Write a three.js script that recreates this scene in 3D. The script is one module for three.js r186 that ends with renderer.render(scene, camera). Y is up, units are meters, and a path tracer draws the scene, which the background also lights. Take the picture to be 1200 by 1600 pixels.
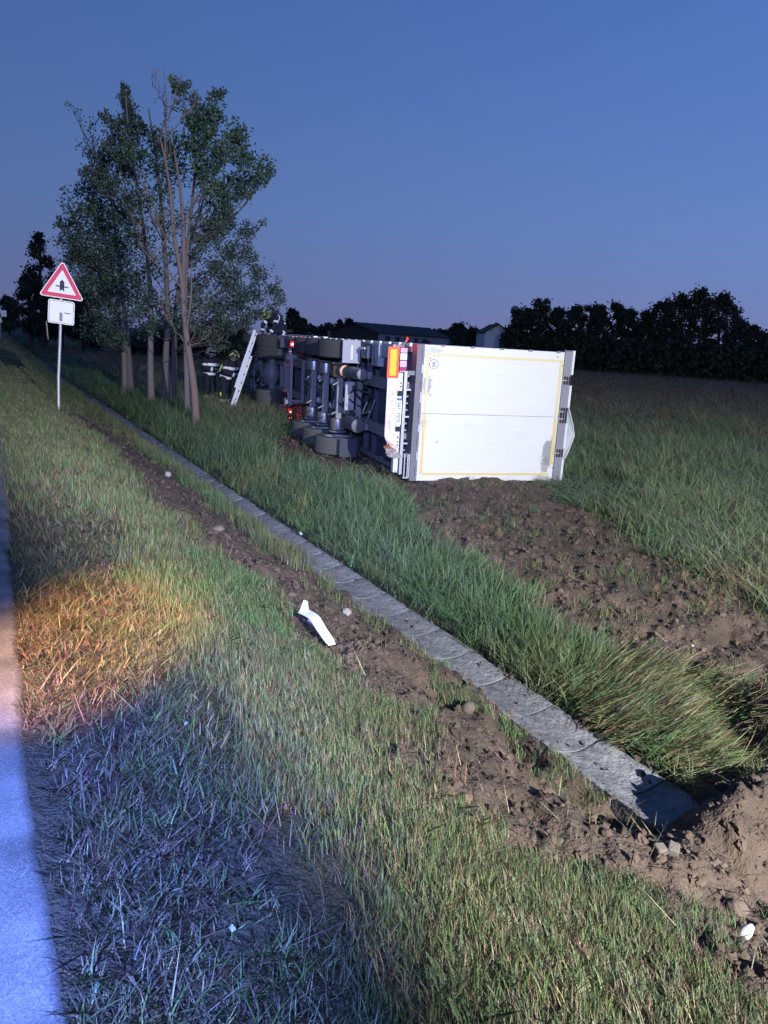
import * as THREE from 'three';
import { RoundedBoxGeometry } from 'three/addons/geometries/RoundedBoxGeometry.js';
import { mergeGeometries, mergeVertices } from 'three/addons/utils/BufferGeometryUtils.js';
import { MarchingCubes } from 'three/addons/objects/MarchingCubes.js';

// ------------------------------------------------------------------ camera
const rad = Math.PI / 180;
const EYE = 1.65, YAW = 26.8 * rad, PITCH = -12.5 * rad, ROLL = 3.3 * rad, FPX = 1208;
const V = (x, y, z) => new THREE.Vector3(x, y, z);
const scene = new THREE.Scene();
const camera = new THREE.PerspectiveCamera(2 * Math.atan(800 / FPX) / rad, 768 / 1024, 0.05, 3000);
const FWD = V(Math.sin(YAW) * Math.cos(PITCH), Math.sin(PITCH), -Math.cos(YAW) * Math.cos(PITCH));
const R0 = V(Math.cos(YAW), 0, Math.sin(YAW)), U0 = R0.clone().cross(FWD);
const UPV = R0.clone().multiplyScalar(-Math.sin(ROLL)).addScaledVector(U0, Math.cos(ROLL));
const RIGHT = R0.clone().multiplyScalar(Math.cos(ROLL)).addScaledVector(U0, Math.sin(ROLL));
camera.position.set(0, EYE, 0); camera.up.copy(UPV); camera.lookAt(camera.position.clone().add(FWD));
scene.add(camera);
// a point of the place read off the photograph: pixel of 1200x1600 and its distance along the view axis
const at = (px, py, depth) => FWD.clone().multiplyScalar(depth).addScaledVector(RIGHT, (px - 600) / FPX * depth).addScaledVector(UPV, (800 - py) / FPX * depth).add(V(0, EYE, 0));

// ------------------------------------------------------------------ renderer, sky, lamps
const renderer = new THREE.WebGLRenderer({ antialias: true });
renderer.setSize(768, 1024);
renderer.toneMapping = THREE.LinearToneMapping;
renderer.toneMappingExposure = 1;
renderer.shadowMap.enabled = true;
const lin = (c) => (c <= 0.04045 ? c / 12.92 : ((c + 0.055) / 1.055) ** 2.4);
{ // clear sky after sunset: deep blue overhead, paler and slightly violet towards the horizon
  const W = 64, H = 256, data = new Float32Array(W * H * 4);
  const stops = [[-90, 30, 34, 50], [-1, 104, 108, 155], [0, 109, 117, 164], [3, 106, 121, 171], [8, 96, 124, 181], [16, 82, 115, 179], [24, 72, 106, 173], [45, 55, 88, 152], [90, 42, 66, 122]];
  for (let j = 0; j < H; j++) {
    const el = (j + 0.5) / H * 180 - 90;
    let k = 1; while (k < stops.length - 1 && stops[k][0] < el) k++;
    const a = stops[k - 1], b = stops[k], t = Math.min(1, Math.max(0, (el - a[0]) / (b[0] - a[0])));
    for (let i = 0; i < W; i++) {
      const o = (j * W + i) * 4;
      const side = 1 + 0.4 * Math.cos(((i + 0.5) / W * 360 - 180 - 27) * Math.PI / 180); // brighter towards the place where the sun went down
      for (let c = 0; c < 3; c++) data[o + c] = lin((a[c + 1] + (b[c + 1] - a[c + 1]) * t) / 255) * side;
      data[o + 3] = 1;
    }
  }
  const sky = new THREE.DataTexture(data, W, H, THREE.RGBAFormat, THREE.FloatType);
  sky.mapping = THREE.EquirectangularReflectionMapping; sky.magFilter = THREE.LinearFilter; sky.minFilter = THREE.LinearFilter; sky.needsUpdate = true;
  scene.background = sky; scene.environment = sky;
}
const LAMPS = {
  flood: { at: [2.6, 5.0, 9.0], to: [11.0, 0.6, -13.6], color: [0.96, 0.97, 1], cd: 1850, angle: 46, pen: 0.2, soft: 1.6 },
  amber: { at: [-1.6, 2.7, 0.9], to: [0.36, 0.0, -4.15], color: [1, 0.53, 0.09], cd: 840, angle: 6.2, pen: 0.75, soft: 3 },
  blue: { at: [-2.0, 2.7, 1.7], to: [-0.42, 0.0, -1.7], color: [0.16, 0.27, 1], cd: 900, angle: 16.5, pen: 1, soft: 3 },
  blueFar: { at: [-2.2, 3.0, 4.0], to: [7.0, 0.2, -18.0], color: [0.34, 0.44, 1], cd: 780, angle: 17, pen: 0.8, soft: 3 },
};
const SHUTTER = 8.2; // degrees left of the road direction at which the floodlight's side shutter cuts its beam
for (const L of Object.values(LAMPS)) {
  const s = new THREE.SpotLight(new THREE.Color().setRGB(...L.color), L.cd, 0, L.angle * rad, L.pen, 2);
  s.position.set(...L.at); s.target.position.set(...L.to);
  s.castShadow = true; s.shadow.radius = L.soft; s.shadow.mapSize.set(1024, 1024); s.shadow.camera.near = 0.2; s.shadow.camera.far = 250;
  s.name = 'lamp_light';
  scene.add(s, s.target);
}

// ------------------------------------------------------------------ helpers
function rng(seed) { let s = seed >>> 0; return () => { s = (s + 0x6D2B79F5) | 0; let t = Math.imul(s ^ (s >>> 15), 1 | s); t = (t + Math.imul(t ^ (t >>> 7), 61 | t)) ^ t; return ((t ^ (t >>> 14)) >>> 0) / 4294967296; }; }
const hash = (i, j) => { let h = Math.imul(i, 374761393) ^ Math.imul(j, 668265263); h = Math.imul(h ^ (h >>> 13), 1274126177); return ((h ^ (h >>> 16)) >>> 0) / 4294967296; };
function vnoise(x, y) { const i = Math.floor(x), j = Math.floor(y), u = x - i, v = y - j, a = u * u * (3 - 2 * u), b = v * v * (3 - 2 * v); return (hash(i, j) * (1 - a) + hash(i + 1, j) * a) * (1 - b) + (hash(i, j + 1) * (1 - a) + hash(i + 1, j + 1) * a) * b; }
function fbm(x, y, o = 4) { let s = 0, a = 0.5, n = 0; for (let k = 0; k < o; k++) { s += a * vnoise(x, y); n += a; a *= 0.5; x = x * 2.03 + 17.1; y = y * 2.03 + 5.7; } return s / n; }
const clamp = (x, a = 0, b = 1) => Math.min(b, Math.max(a, x));
const sstep = (a, b, x) => { const t = clamp((x - a) / (b - a)); return t * t * (3 - 2 * t); };
const mix = (a, b, t) => a + (b - a) * t;
const names = {};
function numbered(n) { const k = names[n] = (names[n] ?? -1) + 1; return k ? `${n}_${String(k).padStart(3, '0')}` : n; }
const M = (r, g, b, roughness = 0.8, extra = {}) => new THREE.MeshStandardMaterial({ color: new THREE.Color().setRGB(r, g, b), roughness, metalness: 0, ...extra });
const glow = (r, g, b, e = 1) => new THREE.MeshStandardMaterial({ color: 0x080404, roughness: 0.4, emissive: new THREE.Color().setRGB(r, g, b), emissiveIntensity: e });
function mesh(name, geo, mat, parent, pos, rot) {
  const m = new THREE.Mesh(geo, mat); m.name = parent === scene ? numbered(name) : name; m.castShadow = m.receiveShadow = true;
  if (pos) m.position.set(...pos); if (rot) m.rotation.set(...rot); parent.add(m); return m;
}
function thing(name, label, category, pos = [0, 0, 0], turn = 0, group) {
  const o = new THREE.Group(); o.name = numbered(name); o.position.set(...pos); o.rotation.y = turn; o.userData = { label, category }; if (group) o.userData.group = group; scene.add(o); return o;
}
function tag(o, label, category, group, kind) { o.userData = { label, category }; if (group) o.userData.group = group; if (kind) o.userData.kind = kind; return o; }
function structure(o, label, category = 'ground') { o.userData = { kind: 'structure', label, category }; return o; }
// tapered tube through points
function tube(pts, radii, sides = 7, cap = true) {
  const pos = [], idx = [], n = pts.length; let prev = V(1, 0, 0.3);
  for (let i = 0; i < n; i++) {
    const t = pts[Math.min(n - 1, i + 1)].clone().sub(pts[Math.max(0, i - 1)]).normalize();
    const a = prev.clone().addScaledVector(t, -prev.dot(t)).normalize(), b = t.clone().cross(a); prev = a;
    for (let k = 0; k < sides; k++) { const w = k / sides * 2 * Math.PI, p = pts[i].clone().addScaledVector(a, Math.cos(w) * radii[i]).addScaledVector(b, Math.sin(w) * radii[i]); pos.push(p.x, p.y, p.z); }
  }
  for (let i = 0; i < n - 1; i++) for (let k = 0; k < sides; k++) { const a = i * sides + k, b = i * sides + (k + 1) % sides; idx.push(a, b, a + sides, b, b + sides, a + sides); }
  if (cap) { for (const [r, f] of [[0, 0], [n - 1, 1]]) for (let k = 1; k < sides - 1; k++) f ? idx.push(r * sides, r * sides + k, r * sides + k + 1) : idx.push(r * sides, r * sides + k + 1, r * sides + k); }
  const g = new THREE.BufferGeometry(); g.setAttribute('position', new THREE.Float32BufferAttribute(pos, 3)); g.setIndex(idx); g.computeVertexNormals(); return g;
}
const box = (x, y, z, r = 0.008) => new RoundedBoxGeometry(x, y, z, 1, Math.min(r, x * 0.45, y * 0.45, z * 0.45));
const merged = (gs) => mergeGeometries(gs.map((g) => { const n = g.index ? g.toNonIndexed() : g; for (const k of Object.keys(n.attributes)) if (k !== 'position' && k !== 'normal') n.deleteAttribute(k); return n; }));
const put = (g, x, y, z, rx = 0, ry = 0, rz = 0) => { g.applyMatrix4(new THREE.Matrix4().compose(V(x, y, z), new THREE.Quaternion().setFromEuler(new THREE.Euler(rx, ry, rz)), V(1, 1, 1))); return g; };
function rock(seed, sx, sy, sz, rough = 0.25, detail = 2) {
  let g = mergeVertices(new THREE.IcosahedronGeometry(1, detail).deleteAttribute('normal').deleteAttribute('uv')); const p = g.attributes.position;
  for (let i = 0; i < p.count; i++) { const x = p.getX(i), y = p.getY(i), z = p.getZ(i); const n = 1 + rough * (fbm(x * 1.7 + seed * 3.1, y * 1.7 + z * 1.3 + seed, 3) - 0.5) * 2 + rough * 0.5 * (vnoise(x * 5 + seed, z * 5 + y * 4) - 0.5); p.setXYZ(i, x * n * sx, y * n * sy, z * n * sz); }
  g.computeVertexNormals(); return g;
}
function noiseTexture(size, fn, srgb = false) {
  const d = new Uint8Array(size * size * 4);
  for (let j = 0; j < size; j++) for (let i = 0; i < size; i++) { const c = fn(i / size, j / size, i, j), o = (j * size + i) * 4; d[o] = c[0] * 255; d[o + 1] = c[1] * 255; d[o + 2] = c[2] * 255; d[o + 3] = 255; }
  const t = new THREE.DataTexture(d, size, size); t.wrapS = t.wrapT = THREE.RepeatWrapping; t.magFilter = THREE.LinearFilter; t.minFilter = THREE.LinearFilter; if (srgb) t.colorSpace = THREE.SRGBColorSpace; t.needsUpdate = true; return t;
}
function canvasTexture(w, h, draw) { const c = document.createElement('canvas'); c.width = w; c.height = h; const x = c.getContext('2d'); draw(x, w, h); const t = new THREE.CanvasTexture(c); t.colorSpace = THREE.SRGBColorSpace; t.anisotropy = 4; return t; }
const tileNoise = (s) => (u, v, f) => { // tiling value noise
  const x = u * f, y = v * f, i = Math.floor(x), j = Math.floor(y), a0 = x - i, b0 = y - j, a = a0 * a0 * (3 - 2 * a0), b = b0 * b0 * (3 - 2 * b0), q = (p, r) => hash(((p % f) + f) % f + s * 131, ((r % f) + f) % f + s * 57);
  return (q(i, j) * (1 - a) + q(i + 1, j) * a) * (1 - b) + (q(i, j + 1) * (1 - a) + q(i + 1, j + 1) * a) * b;
};

// ------------------------------------------------------------------ terrain
const gutterX = (z) => 3.58 + 0.022 * clamp(z, -45, 5);
const streakX = (z) => (z > -6 ? 2.5 : mix(2.5, 1.85, clamp((-6 - z) / 14)));
function trackDist(x, z) { // signed-ish distance to the torn-up track of the lorry: <0 inside
  const P = [[4.9, -1.5, 0.8], [5.2, -3.2, 0.95], [5.7, -5, 1.1], [6.1, -7.5, 1.35], [7.3, -10.4, 1.35], [7.9, -12.6, 1.5]];
  let best = 9;
  for (let i = 0; i < P.length - 1; i++) { const [ax, az, ar] = P[i], [bx, bz, br] = P[i + 1], dx = bx - ax, dz = bz - az, t = clamp(((x - ax) * dx + (z - az) * dz) / (dx * dx + dz * dz)); best = Math.min(best, Math.hypot(x - ax - dx * t, z - az - dz * t) - mix(ar, br, t)); }
  const wheel = Math.hypot((x - 6.3) / 0.95, (z + 15.2) / 3.2) - 1;
  return Math.min(best, wheel * 0.9);
}
const bump = (x, z, cx, cz, r) => Math.exp(-((x - cx) ** 2 + (z - cz) ** 2) / (r * r));
const ell = (x, z, cx, cz, rx, rz, a = 0) => { const c = Math.cos(a), s = Math.sin(a), dx = x - cx, dz = z - cz; return Math.exp(-(((dx * c + dz * s) / rx) ** 2 + ((-dx * s + dz * c) / rz) ** 2)); };
function soilAmount(x, z) {
  const n = fbm(x * 1.3 + 3, z * 1.3, 4) - 0.5, n2 = fbm(x * 5, z * 5 + 9, 3) - 0.5, gx = gutterX(z);
  const sx = streakX(z), fade = clamp((z + 26) / 8);
  let s = sstep(0.74, 0.3, Math.abs(x - sx + 0.1) + n * 0.95 + n2 * 0.4 - 0.04) * fade * (z > -2.6 ? sstep(-1.6, -2.6, z) : 1);
  s = Math.max(s, sstep(0.28, -0.12, trackDist(x, z) + n * 1.0 + n2 * 0.5));
  if (z > -3.4) s = Math.max(s, sstep(0.1, -0.25, Math.hypot((x - 3.45) / 1.3, (z + 2.42) / 0.52) - 1 + n * 0.8 + n2 * 0.4));
  s = Math.max(s, sstep(0.25, 0.6, ell(x, z, 3.9, -2.6, 0.7, 0.5)), sstep(0.3, 0.6, ell(x, z, 4.9, -3.1, 0.55, 0.9)));
  if (z > -8 && x < gx && x > 2.4) s = Math.max(s, 0.8 + n * 1.4);
  return clamp(s);
}
function ground(x, z) {
  const gx = gutterX(z); let h;
  if (x < 0.75) h = -0.012 - 0.05 * clamp(x / 0.75) * clamp(x / 0.75);
  else if (x < gx - 0.22) { const t = (x - 0.75) / (gx - 0.22 - 0.75); h = -0.062 - 0.93 * (t * 0.9 + 0.1 * t * t * (3 - 2 * t)) ; }
  else if (x < gx + 0.22) h = -1.0;
  else { const t = clamp((x - gx - 0.22) / 1.1); h = mix(-0.98, -0.835, t * t * (3 - 2 * t)); h -= clamp((x - 14) / 120) * 0.25; }
  if (x < -0.04) h = -0.05; else if (x < 0.75) h = Math.min(h, -0.016);
  const gut = sstep(0.285, 0.18, Math.abs(x - gx) + (fbm(x * 4, z * 4 + 70, 3) - 0.5) * 0.22), keep = 1 - gut;
  const near = clamp(1 - (-z - 14) / 18), verge = sstep(0.05, 0.4, x);
  const fill = clamp(1.6 * ell(x, z, 3.7, -2.45, 0.6, 0.36)); // earth pushed over the channel
  h = mix(mix(h, Math.min(h, -1.13), gut), -0.93, fill * gut);
  h += (fbm(x * 0.9, z * 0.9, 3) - 0.5) * 0.07 * verge * keep;
  if (-z < 34) {
    const s = soilAmount(x, z);
    h += s * Math.max(keep, fill) * near * ((fbm(x * 3.1, z * 3.1 + 40, 4) - 0.5) * 0.2 + (fbm(x * 11, z * 11, 3) - 0.5) * 0.085 + (vnoise(x * 31, z * 31) - 0.5) * 0.018);
    h += verge * keep * ((vnoise(x * 14, z * 14) - 0.5) * 0.02 + (x < 1 ? (fbm(x * 26, z * 26, 2) - 0.5) * 0.022 : 0));
    // pit where the lorry left the ditch, and the bank of earth pushed up beside it
    h -= 0.42 * ell(x, z, 4.42, -3.35, 0.2, 0.42, 0.35);
    h += 0.2 * ell(x, z, 4.85, -3.15, 0.3, 0.7, 0.3);
    h += (0.2 + 0.3 * (fbm(x * 6, z * 6 + 3, 3) - 0.5)) * ell(x, z, 3.85, -2.62, 0.42, 0.2, -0.3);
    h += 0.16 * ell(x, z, 3.2, -2.35, 0.5, 0.22);
    h -= 0.22 * ell(x, z, 2.98, -3.72, 0.14, 0.34, 0.3); h -= 0.2 * ell(x, z, 2.75, -4.35, 0.16, 0.28); h -= 0.2 * ell(x, z, 3.05, -3.05, 0.16, 0.3, 0.4);
    h -= 0.12 * ell(x, z, 2.2, -5.9, 0.12, 0.2); h += 0.1 * ell(x, z, 2.62, -5.05, 0.26, 0.3);
    h -= 0.16 * ell(x, z, 6.0, -4.6, 0.16, 0.12); h -= 0.16 * ell(x, z, 5.35, -3.85, 0.14, 0.1); h -= 0.2 * ell(x, z, 4.75, -4.75, 0.1, 0.16); h -= 0.13 * ell(x, z, 5.3, -5.8, 0.14, 0.1);
  }
  return h;
}
const soilTint = (x, z) => { const n = fbm(x * 2.2, z * 2.2 + 8, 3) * (x < gutterX(z) - 0.2 && z < -3.2 ? 0.55 : 0.95), m = vnoise(x * 19, z * 19); return [mix(0.06, 0.148, n) * mix(0.75, 1.25, m), mix(0.043, 0.102, n) * mix(0.75, 1.25, m), mix(0.031, 0.073, n) * mix(0.75, 1.25, m)]; };
{
  const axis = (lo, a, b, hi, fine, grow) => { const v = []; for (let x = a; x <= b; x += fine) v.push(x); let s = fine, x = b; while (x < hi) { s *= grow; x += s; v.push(x); } s = fine; x = a; const l = []; while (x > lo) { s *= grow; x -= s; l.push(x); } return [...l.reverse(), ...v]; };
  const xs = axis(-700, -0.1, 7.4, 900, 0.032, 1.06), zs = axis(-900, -8.6, -1.0, 300, 0.036, 1.03);
  const nx = xs.length, nz = zs.length, pos = new Float32Array(nx * nz * 3), col = new Float32Array(nx * nz * 3), uv = new Float32Array(nx * nz * 2), idx = [];
  for (let j = 0; j < nz; j++) for (let i = 0; i < nx; i++) {
    const k = j * nx + i, x = xs[i], z = zs[j]; pos[k * 3] = x; pos[k * 3 + 1] = ground(x, z); pos[k * 3 + 2] = z; uv[k * 2] = x; uv[k * 2 + 1] = z;
    const s = -z < 34 && z < 6 ? soilAmount(x, z) : 0, t = soilTint(x, z), n = fbm(x * 0.7, z * 0.7 + 20, 3);
    const g = x < 0.8 ? [0.075, 0.062, 0.04] : x < gutterX(z) ? [mix(0.04, 0.085, n), mix(0.045, 0.07, n), mix(0.022, 0.04, n)] : [mix(0.032, 0.05, n), mix(0.042, 0.055, n), mix(0.022, 0.028, n)];
    for (let c = 0; c < 3; c++) col[k * 3 + c] = mix(g[c], t[c], sstep(0.25, 0.7, s));
  }
  for (let j = 0; j < nz - 1; j++) for (let i = 0; i < nx - 1; i++) { const a = j * nx + i; idx.push(a, a + nx, a + 1, a + 1, a + nx, a + nx + 1); }
  const g = new THREE.BufferGeometry(); g.setAttribute('position', new THREE.BufferAttribute(pos, 3)); g.setAttribute('color', new THREE.BufferAttribute(col, 3)); g.setAttribute('uv', new THREE.BufferAttribute(uv, 2)); g.setIndex(idx); g.computeVertexNormals();
  const tn = tileNoise(3), bt = noiseTexture(512, (u, v) => { const q = 0.45 * tn(u, v, 24) + 0.35 * tn(u, v, 60) + 0.2 * tn(u, v, 150); return [q, q, q]; }); bt.repeat.set(1.6, 1.6);
  structure(mesh('ground', g, new THREE.MeshStandardMaterial({ vertexColors: true, roughness: 0.95, bumpMap: bt, bumpScale: 0.02 }), scene), 'grassy bank, ditch and field torn up by the lorry');
}
{ // road: asphalt sheet to the left of the verge
  const sh = []; const r = rng(5), pts = [];
  for (let z = 30; z > -600; z -= z > -12 ? 0.12 : 6) pts.push([0.015 + 0.09 * Math.exp((Math.min(z, 0) + 1.2) / 1.2) * (z > -9 ? 1 : 0) * (z > -0.5 ? 0.6 : 1) + (vnoise(z * 0.7, 2) - 0.5) * 0.03 + (vnoise(z * 9, 5) - 0.5) * 0.02, z]);
  const pos = [], uv = [], idx = [];
  pts.forEach(([x, z], i) => { for (const [px, y] of [[-6.5, 0.0], [x - 0.03, 0.0], [x, -0.006], [x + 0.02, -0.03]]) { pos.push(px, y, z); uv.push(px, z); } if (i) for (let k = 0; k < 3; k++) { const a = (i - 1) * 4 + k, b = i * 4 + k; idx.push(a, a + 1, b, a + 1, b + 1, b); } });
  const g = new THREE.BufferGeometry(); g.setAttribute('position', new THREE.Float32BufferAttribute(pos, 3)); g.setAttribute('uv', new THREE.Float32BufferAttribute(uv, 2)); g.setIndex(idx); g.computeVertexNormals();
  const tn = tileNoise(9), map = noiseTexture(512, (u, v) => { const q = 0.3 + 0.16 * tn(u, v, 6) + 0.2 * tn(u, v, 180) + (tn(u, v, 256) > 0.94 ? 0.3 : 0); return [q, q * 0.99, q * 0.97]; }, true), bm = noiseTexture(512, (u, v) => { const q = 0.5 * tn(u, v, 200) + 0.5 * tn(u, v, 110); return [q, q, q]; });
  map.repeat.set(1.3, 1.3); bm.repeat.set(1.3, 1.3);
  structure(mesh('road', g, new THREE.MeshStandardMaterial({ map, roughness: 0.75, bumpMap: bm, bumpScale: 0.001 }), scene), 'worn asphalt road along the left edge of the verge', 'road');
}
{ // ditch lined with shallow concrete troughs
  const drain = new THREE.Group(); drain.name = numbered('drainage_channel'); structure(drain, 'concrete drainage channel of short trough slabs along the ditch bottom', 'drain'); scene.add(drain);
  const tn = tileNoise(21), cmap = noiseTexture(256, (u, v) => { const q = 0.36 + 0.24 * tn(u, v, 4) * tn(u, v, 7) + 0.12 * tn(u, v, 20) + 0.1 * tn(u, v, 90); return [q, q, q * 0.985]; }, true);
  const cb = noiseTexture(256, (u, v) => { const q = 0.5 * tn(u, v, 40) + 0.5 * tn(u, v, 100); return [q, q, q]; });
  const mats = [0, 1, 2].map((k) => new THREE.MeshStandardMaterial({ map: cmap, bumpMap: cb, bumpScale: 0.008, roughness: 0.9, color: new THREE.Color().setRGB(0.92 - k * 0.1, 0.92 - k * 0.1, 0.97 - k * 0.1) }));
  const slabGeo = (len, seed) => {
    const s = new THREE.Shape(), w = 0.232, n = 10; s.moveTo(-w, -0.16); s.lineTo(-w, 0.022); s.lineTo(-w + 0.035, 0.022);
    for (let i = 0; i <= n; i++) { const t = i / n * 2 - 1; s.lineTo(t * (w - 0.035), 0.02 - 0.04 * (1 - t * t)); }
    s.lineTo(w, 0.022); s.lineTo(w, -0.16); s.closePath();
    const g = new THREE.ExtrudeGeometry(s, { depth: len - 0.007, bevelEnabled: true, bevelSize: 0.002, bevelThickness: 0.002, bevelSegments: 1, steps: 4 }); g.translate(0, 0, -len / 2 + 0.003);
    const p = g.attributes.position; for (let i = 0; i < p.count; i++) { const x = p.getX(i), z = p.getZ(i); p.setY(i, p.getY(i) + (fbm(x * 8 + seed * 9, z * 8, 3) - 0.5) * 0.012); p.setX(i, x + (vnoise(z * 9 + seed * 5, 3) - 0.5) * 0.015); }
    g.computeVertexNormals(); return g;
  };
  const geos = [0, 1, 2, 3].map((k) => slabGeo(0.55, k)), r = rng(77);
  for (let i = 0; i < 52; i++) {
    const z = -1.2 - i * 0.56, x = gutterX(z);
    mesh('trough_slab', geos[i % 4], mats[Math.floor(r() * 3)], drain, [x + (r() - 0.5) * 0.03, -1.03 + (r() - 0.5) * 0.004, z], [(r() - 0.5) * 0.004, 0.022 + (r() - 0.5) * 0.03, (r() - 0.5) * 0.03]);
  }
  const far = []; for (let i = 52; i < 110; i++) { const z = -1.2 - i * 0.56; far.push(put(geos[i % 4].clone(), gutterX(z), -1.03, z)); }
  const f = mesh('trough_slab', merged(far), mats[1], drain); f.userData.kind = 'stuff';
}

// ------------------------------------------------------------------ overturned lorry: local x = its own up, y = across (up now), -z = forward
const TRUCK_AT = [6.80, -0.83, -12.25], TRUCK_TURN = -8.5 * rad;
const mWhite = M(0.66, 0.655, 0.66, 0.5), mPaleMetal = M(0.55, 0.55, 0.56, 0.4, { metalness: 0.6 }), mSteel = M(0.3, 0.3, 0.31, 0.5, { metalness: 0.5 }), mFrame = M(0.2, 0.2, 0.215, 0.6), mUnder = M(0.05, 0.055, 0.08, 0.7), mNavy = M(0.03, 0.04, 0.085, 0.5),
  mAxle = M(0.24, 0.24, 0.25, 0.55, { metalness: 0.2 }), mDark = M(0.02, 0.02, 0.024, 0.8), mRust = M(0.3, 0.13, 0.07, 0.8), mTyre = M(0.05, 0.049, 0.047, 0.9), mTyreDust = M(0.1, 0.095, 0.09, 0.95), mRim = M(0.4, 0.4, 0.4, 0.5, { metalness: 0.4 }), mDrum = M(0.42, 0.4, 0.37, 0.38, { metalness: 0.75 }), mBrass = M(0.33, 0.22, 0.14, 0.5, { metalness: 0.5 }), mHose = M(0.03, 0.03, 0.03, 0.6), mMud = M(0.1, 0.08, 0.06, 0.95);
const P = (h, w, s) => V(h, w, -s);
const tb = (name, parent, mat, h0, h1, w0, w1, s0, s1, r = 0.01) => mesh(name, box(h1 - h0, w1 - w0, Math.abs(s1 - s0), r), mat, parent, [(h0 + h1) / 2, (w0 + w1) / 2, -(s0 + s1) / 2]);
const cyl = (name, parent, mat, h, w, s, r, len, axis, r2 = r) => { const c = Math.min(0.02, r * 0.2); const g = new THREE.LatheGeometry([[0, -len / 2], [r - c, -len / 2], [r, -len / 2 + c], [r2, len / 2 - c], [r2 - c, len / 2], [0, len / 2]].map(([a, b]) => new THREE.Vector2(a, b)), 24); return mesh(name, g, mat, parent, [h, w, -s], axis === 'h' ? [0, 0, Math.PI / 2] : axis === 's' ? [Math.PI / 2, 0, 0] : [0, 0, 0]); };
const pipe = (name, parent, mat, pts, r) => mesh(name, tube(new THREE.CatmullRomCurve3(pts.map((p) => P(...p))).getPoints(pts.length * 5), Array(pts.length * 5 + 1).fill(r), 8), mat, parent);
const tyreGeo = (() => { const R = 0.51, w = 0.19, p = [[0.3, -w + 0.02], [0.34, -w], [0.45, -w], [0.49, -w + 0.012], [R - 0.006, -w + 0.035]]; for (const gx of [-0.09, -0.03, 0.03, 0.09]) p.push([R, gx - 0.008], [R - 0.014, gx - 0.005], [R - 0.014, gx + 0.005], [R, gx + 0.008]); p.push([R - 0.006, w - 0.035], [0.49, w - 0.012], [0.45, w], [0.34, w], [0.3, w - 0.02]); const g = new THREE.LatheGeometry(p.map(([a, b]) => new THREE.Vector2(a, b)), 48); const q = g.attributes.position; for (let i = 0; i < q.count; i++) { const x = q.getX(i), y = q.getY(i), z = q.getZ(i), rr = Math.hypot(x, z); if (rr > 0.5) { const k = 1 - 0.006 * vnoise(Math.atan2(z, x) * 30, y * 40); q.setX(i, x * k); q.setZ(i, z * k); } } g.computeVertexNormals(); return g; })();
const rimGeo = new THREE.LatheGeometry([[0.0, 0.02], [0.12, 0.02], [0.14, 0.05], [0.22, 0.04], [0.25, -0.08], [0.29, -0.1], [0.305, -0.17], [0.31, -0.165], [0.305, 0.165], [0.29, 0.17]].map(([a, b]) => new THREE.Vector2(a, b)), 32);
function wheel(parent, h, w, s, out, mat, name = 'wheel') { const g = new THREE.Group(); g.name = name; g.position.set(h, w, -s); if (out < 0) g.rotation.z = Math.PI; parent.add(g); mesh('tyre', tyreGeo, mat, g); mesh('rim', rimGeo, mRim, g); return g; }
const redLamp = (parent, h, w, s, cd) => { const l = new THREE.PointLight(new THREE.Color().setRGB(1, 0.05, 0.03), cd, 0, 2); l.name = 'tail_lamp_light'; l.position.set(h, w, -s); l.castShadow = true; l.shadow.radius = 1; parent.add(l); };

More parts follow.
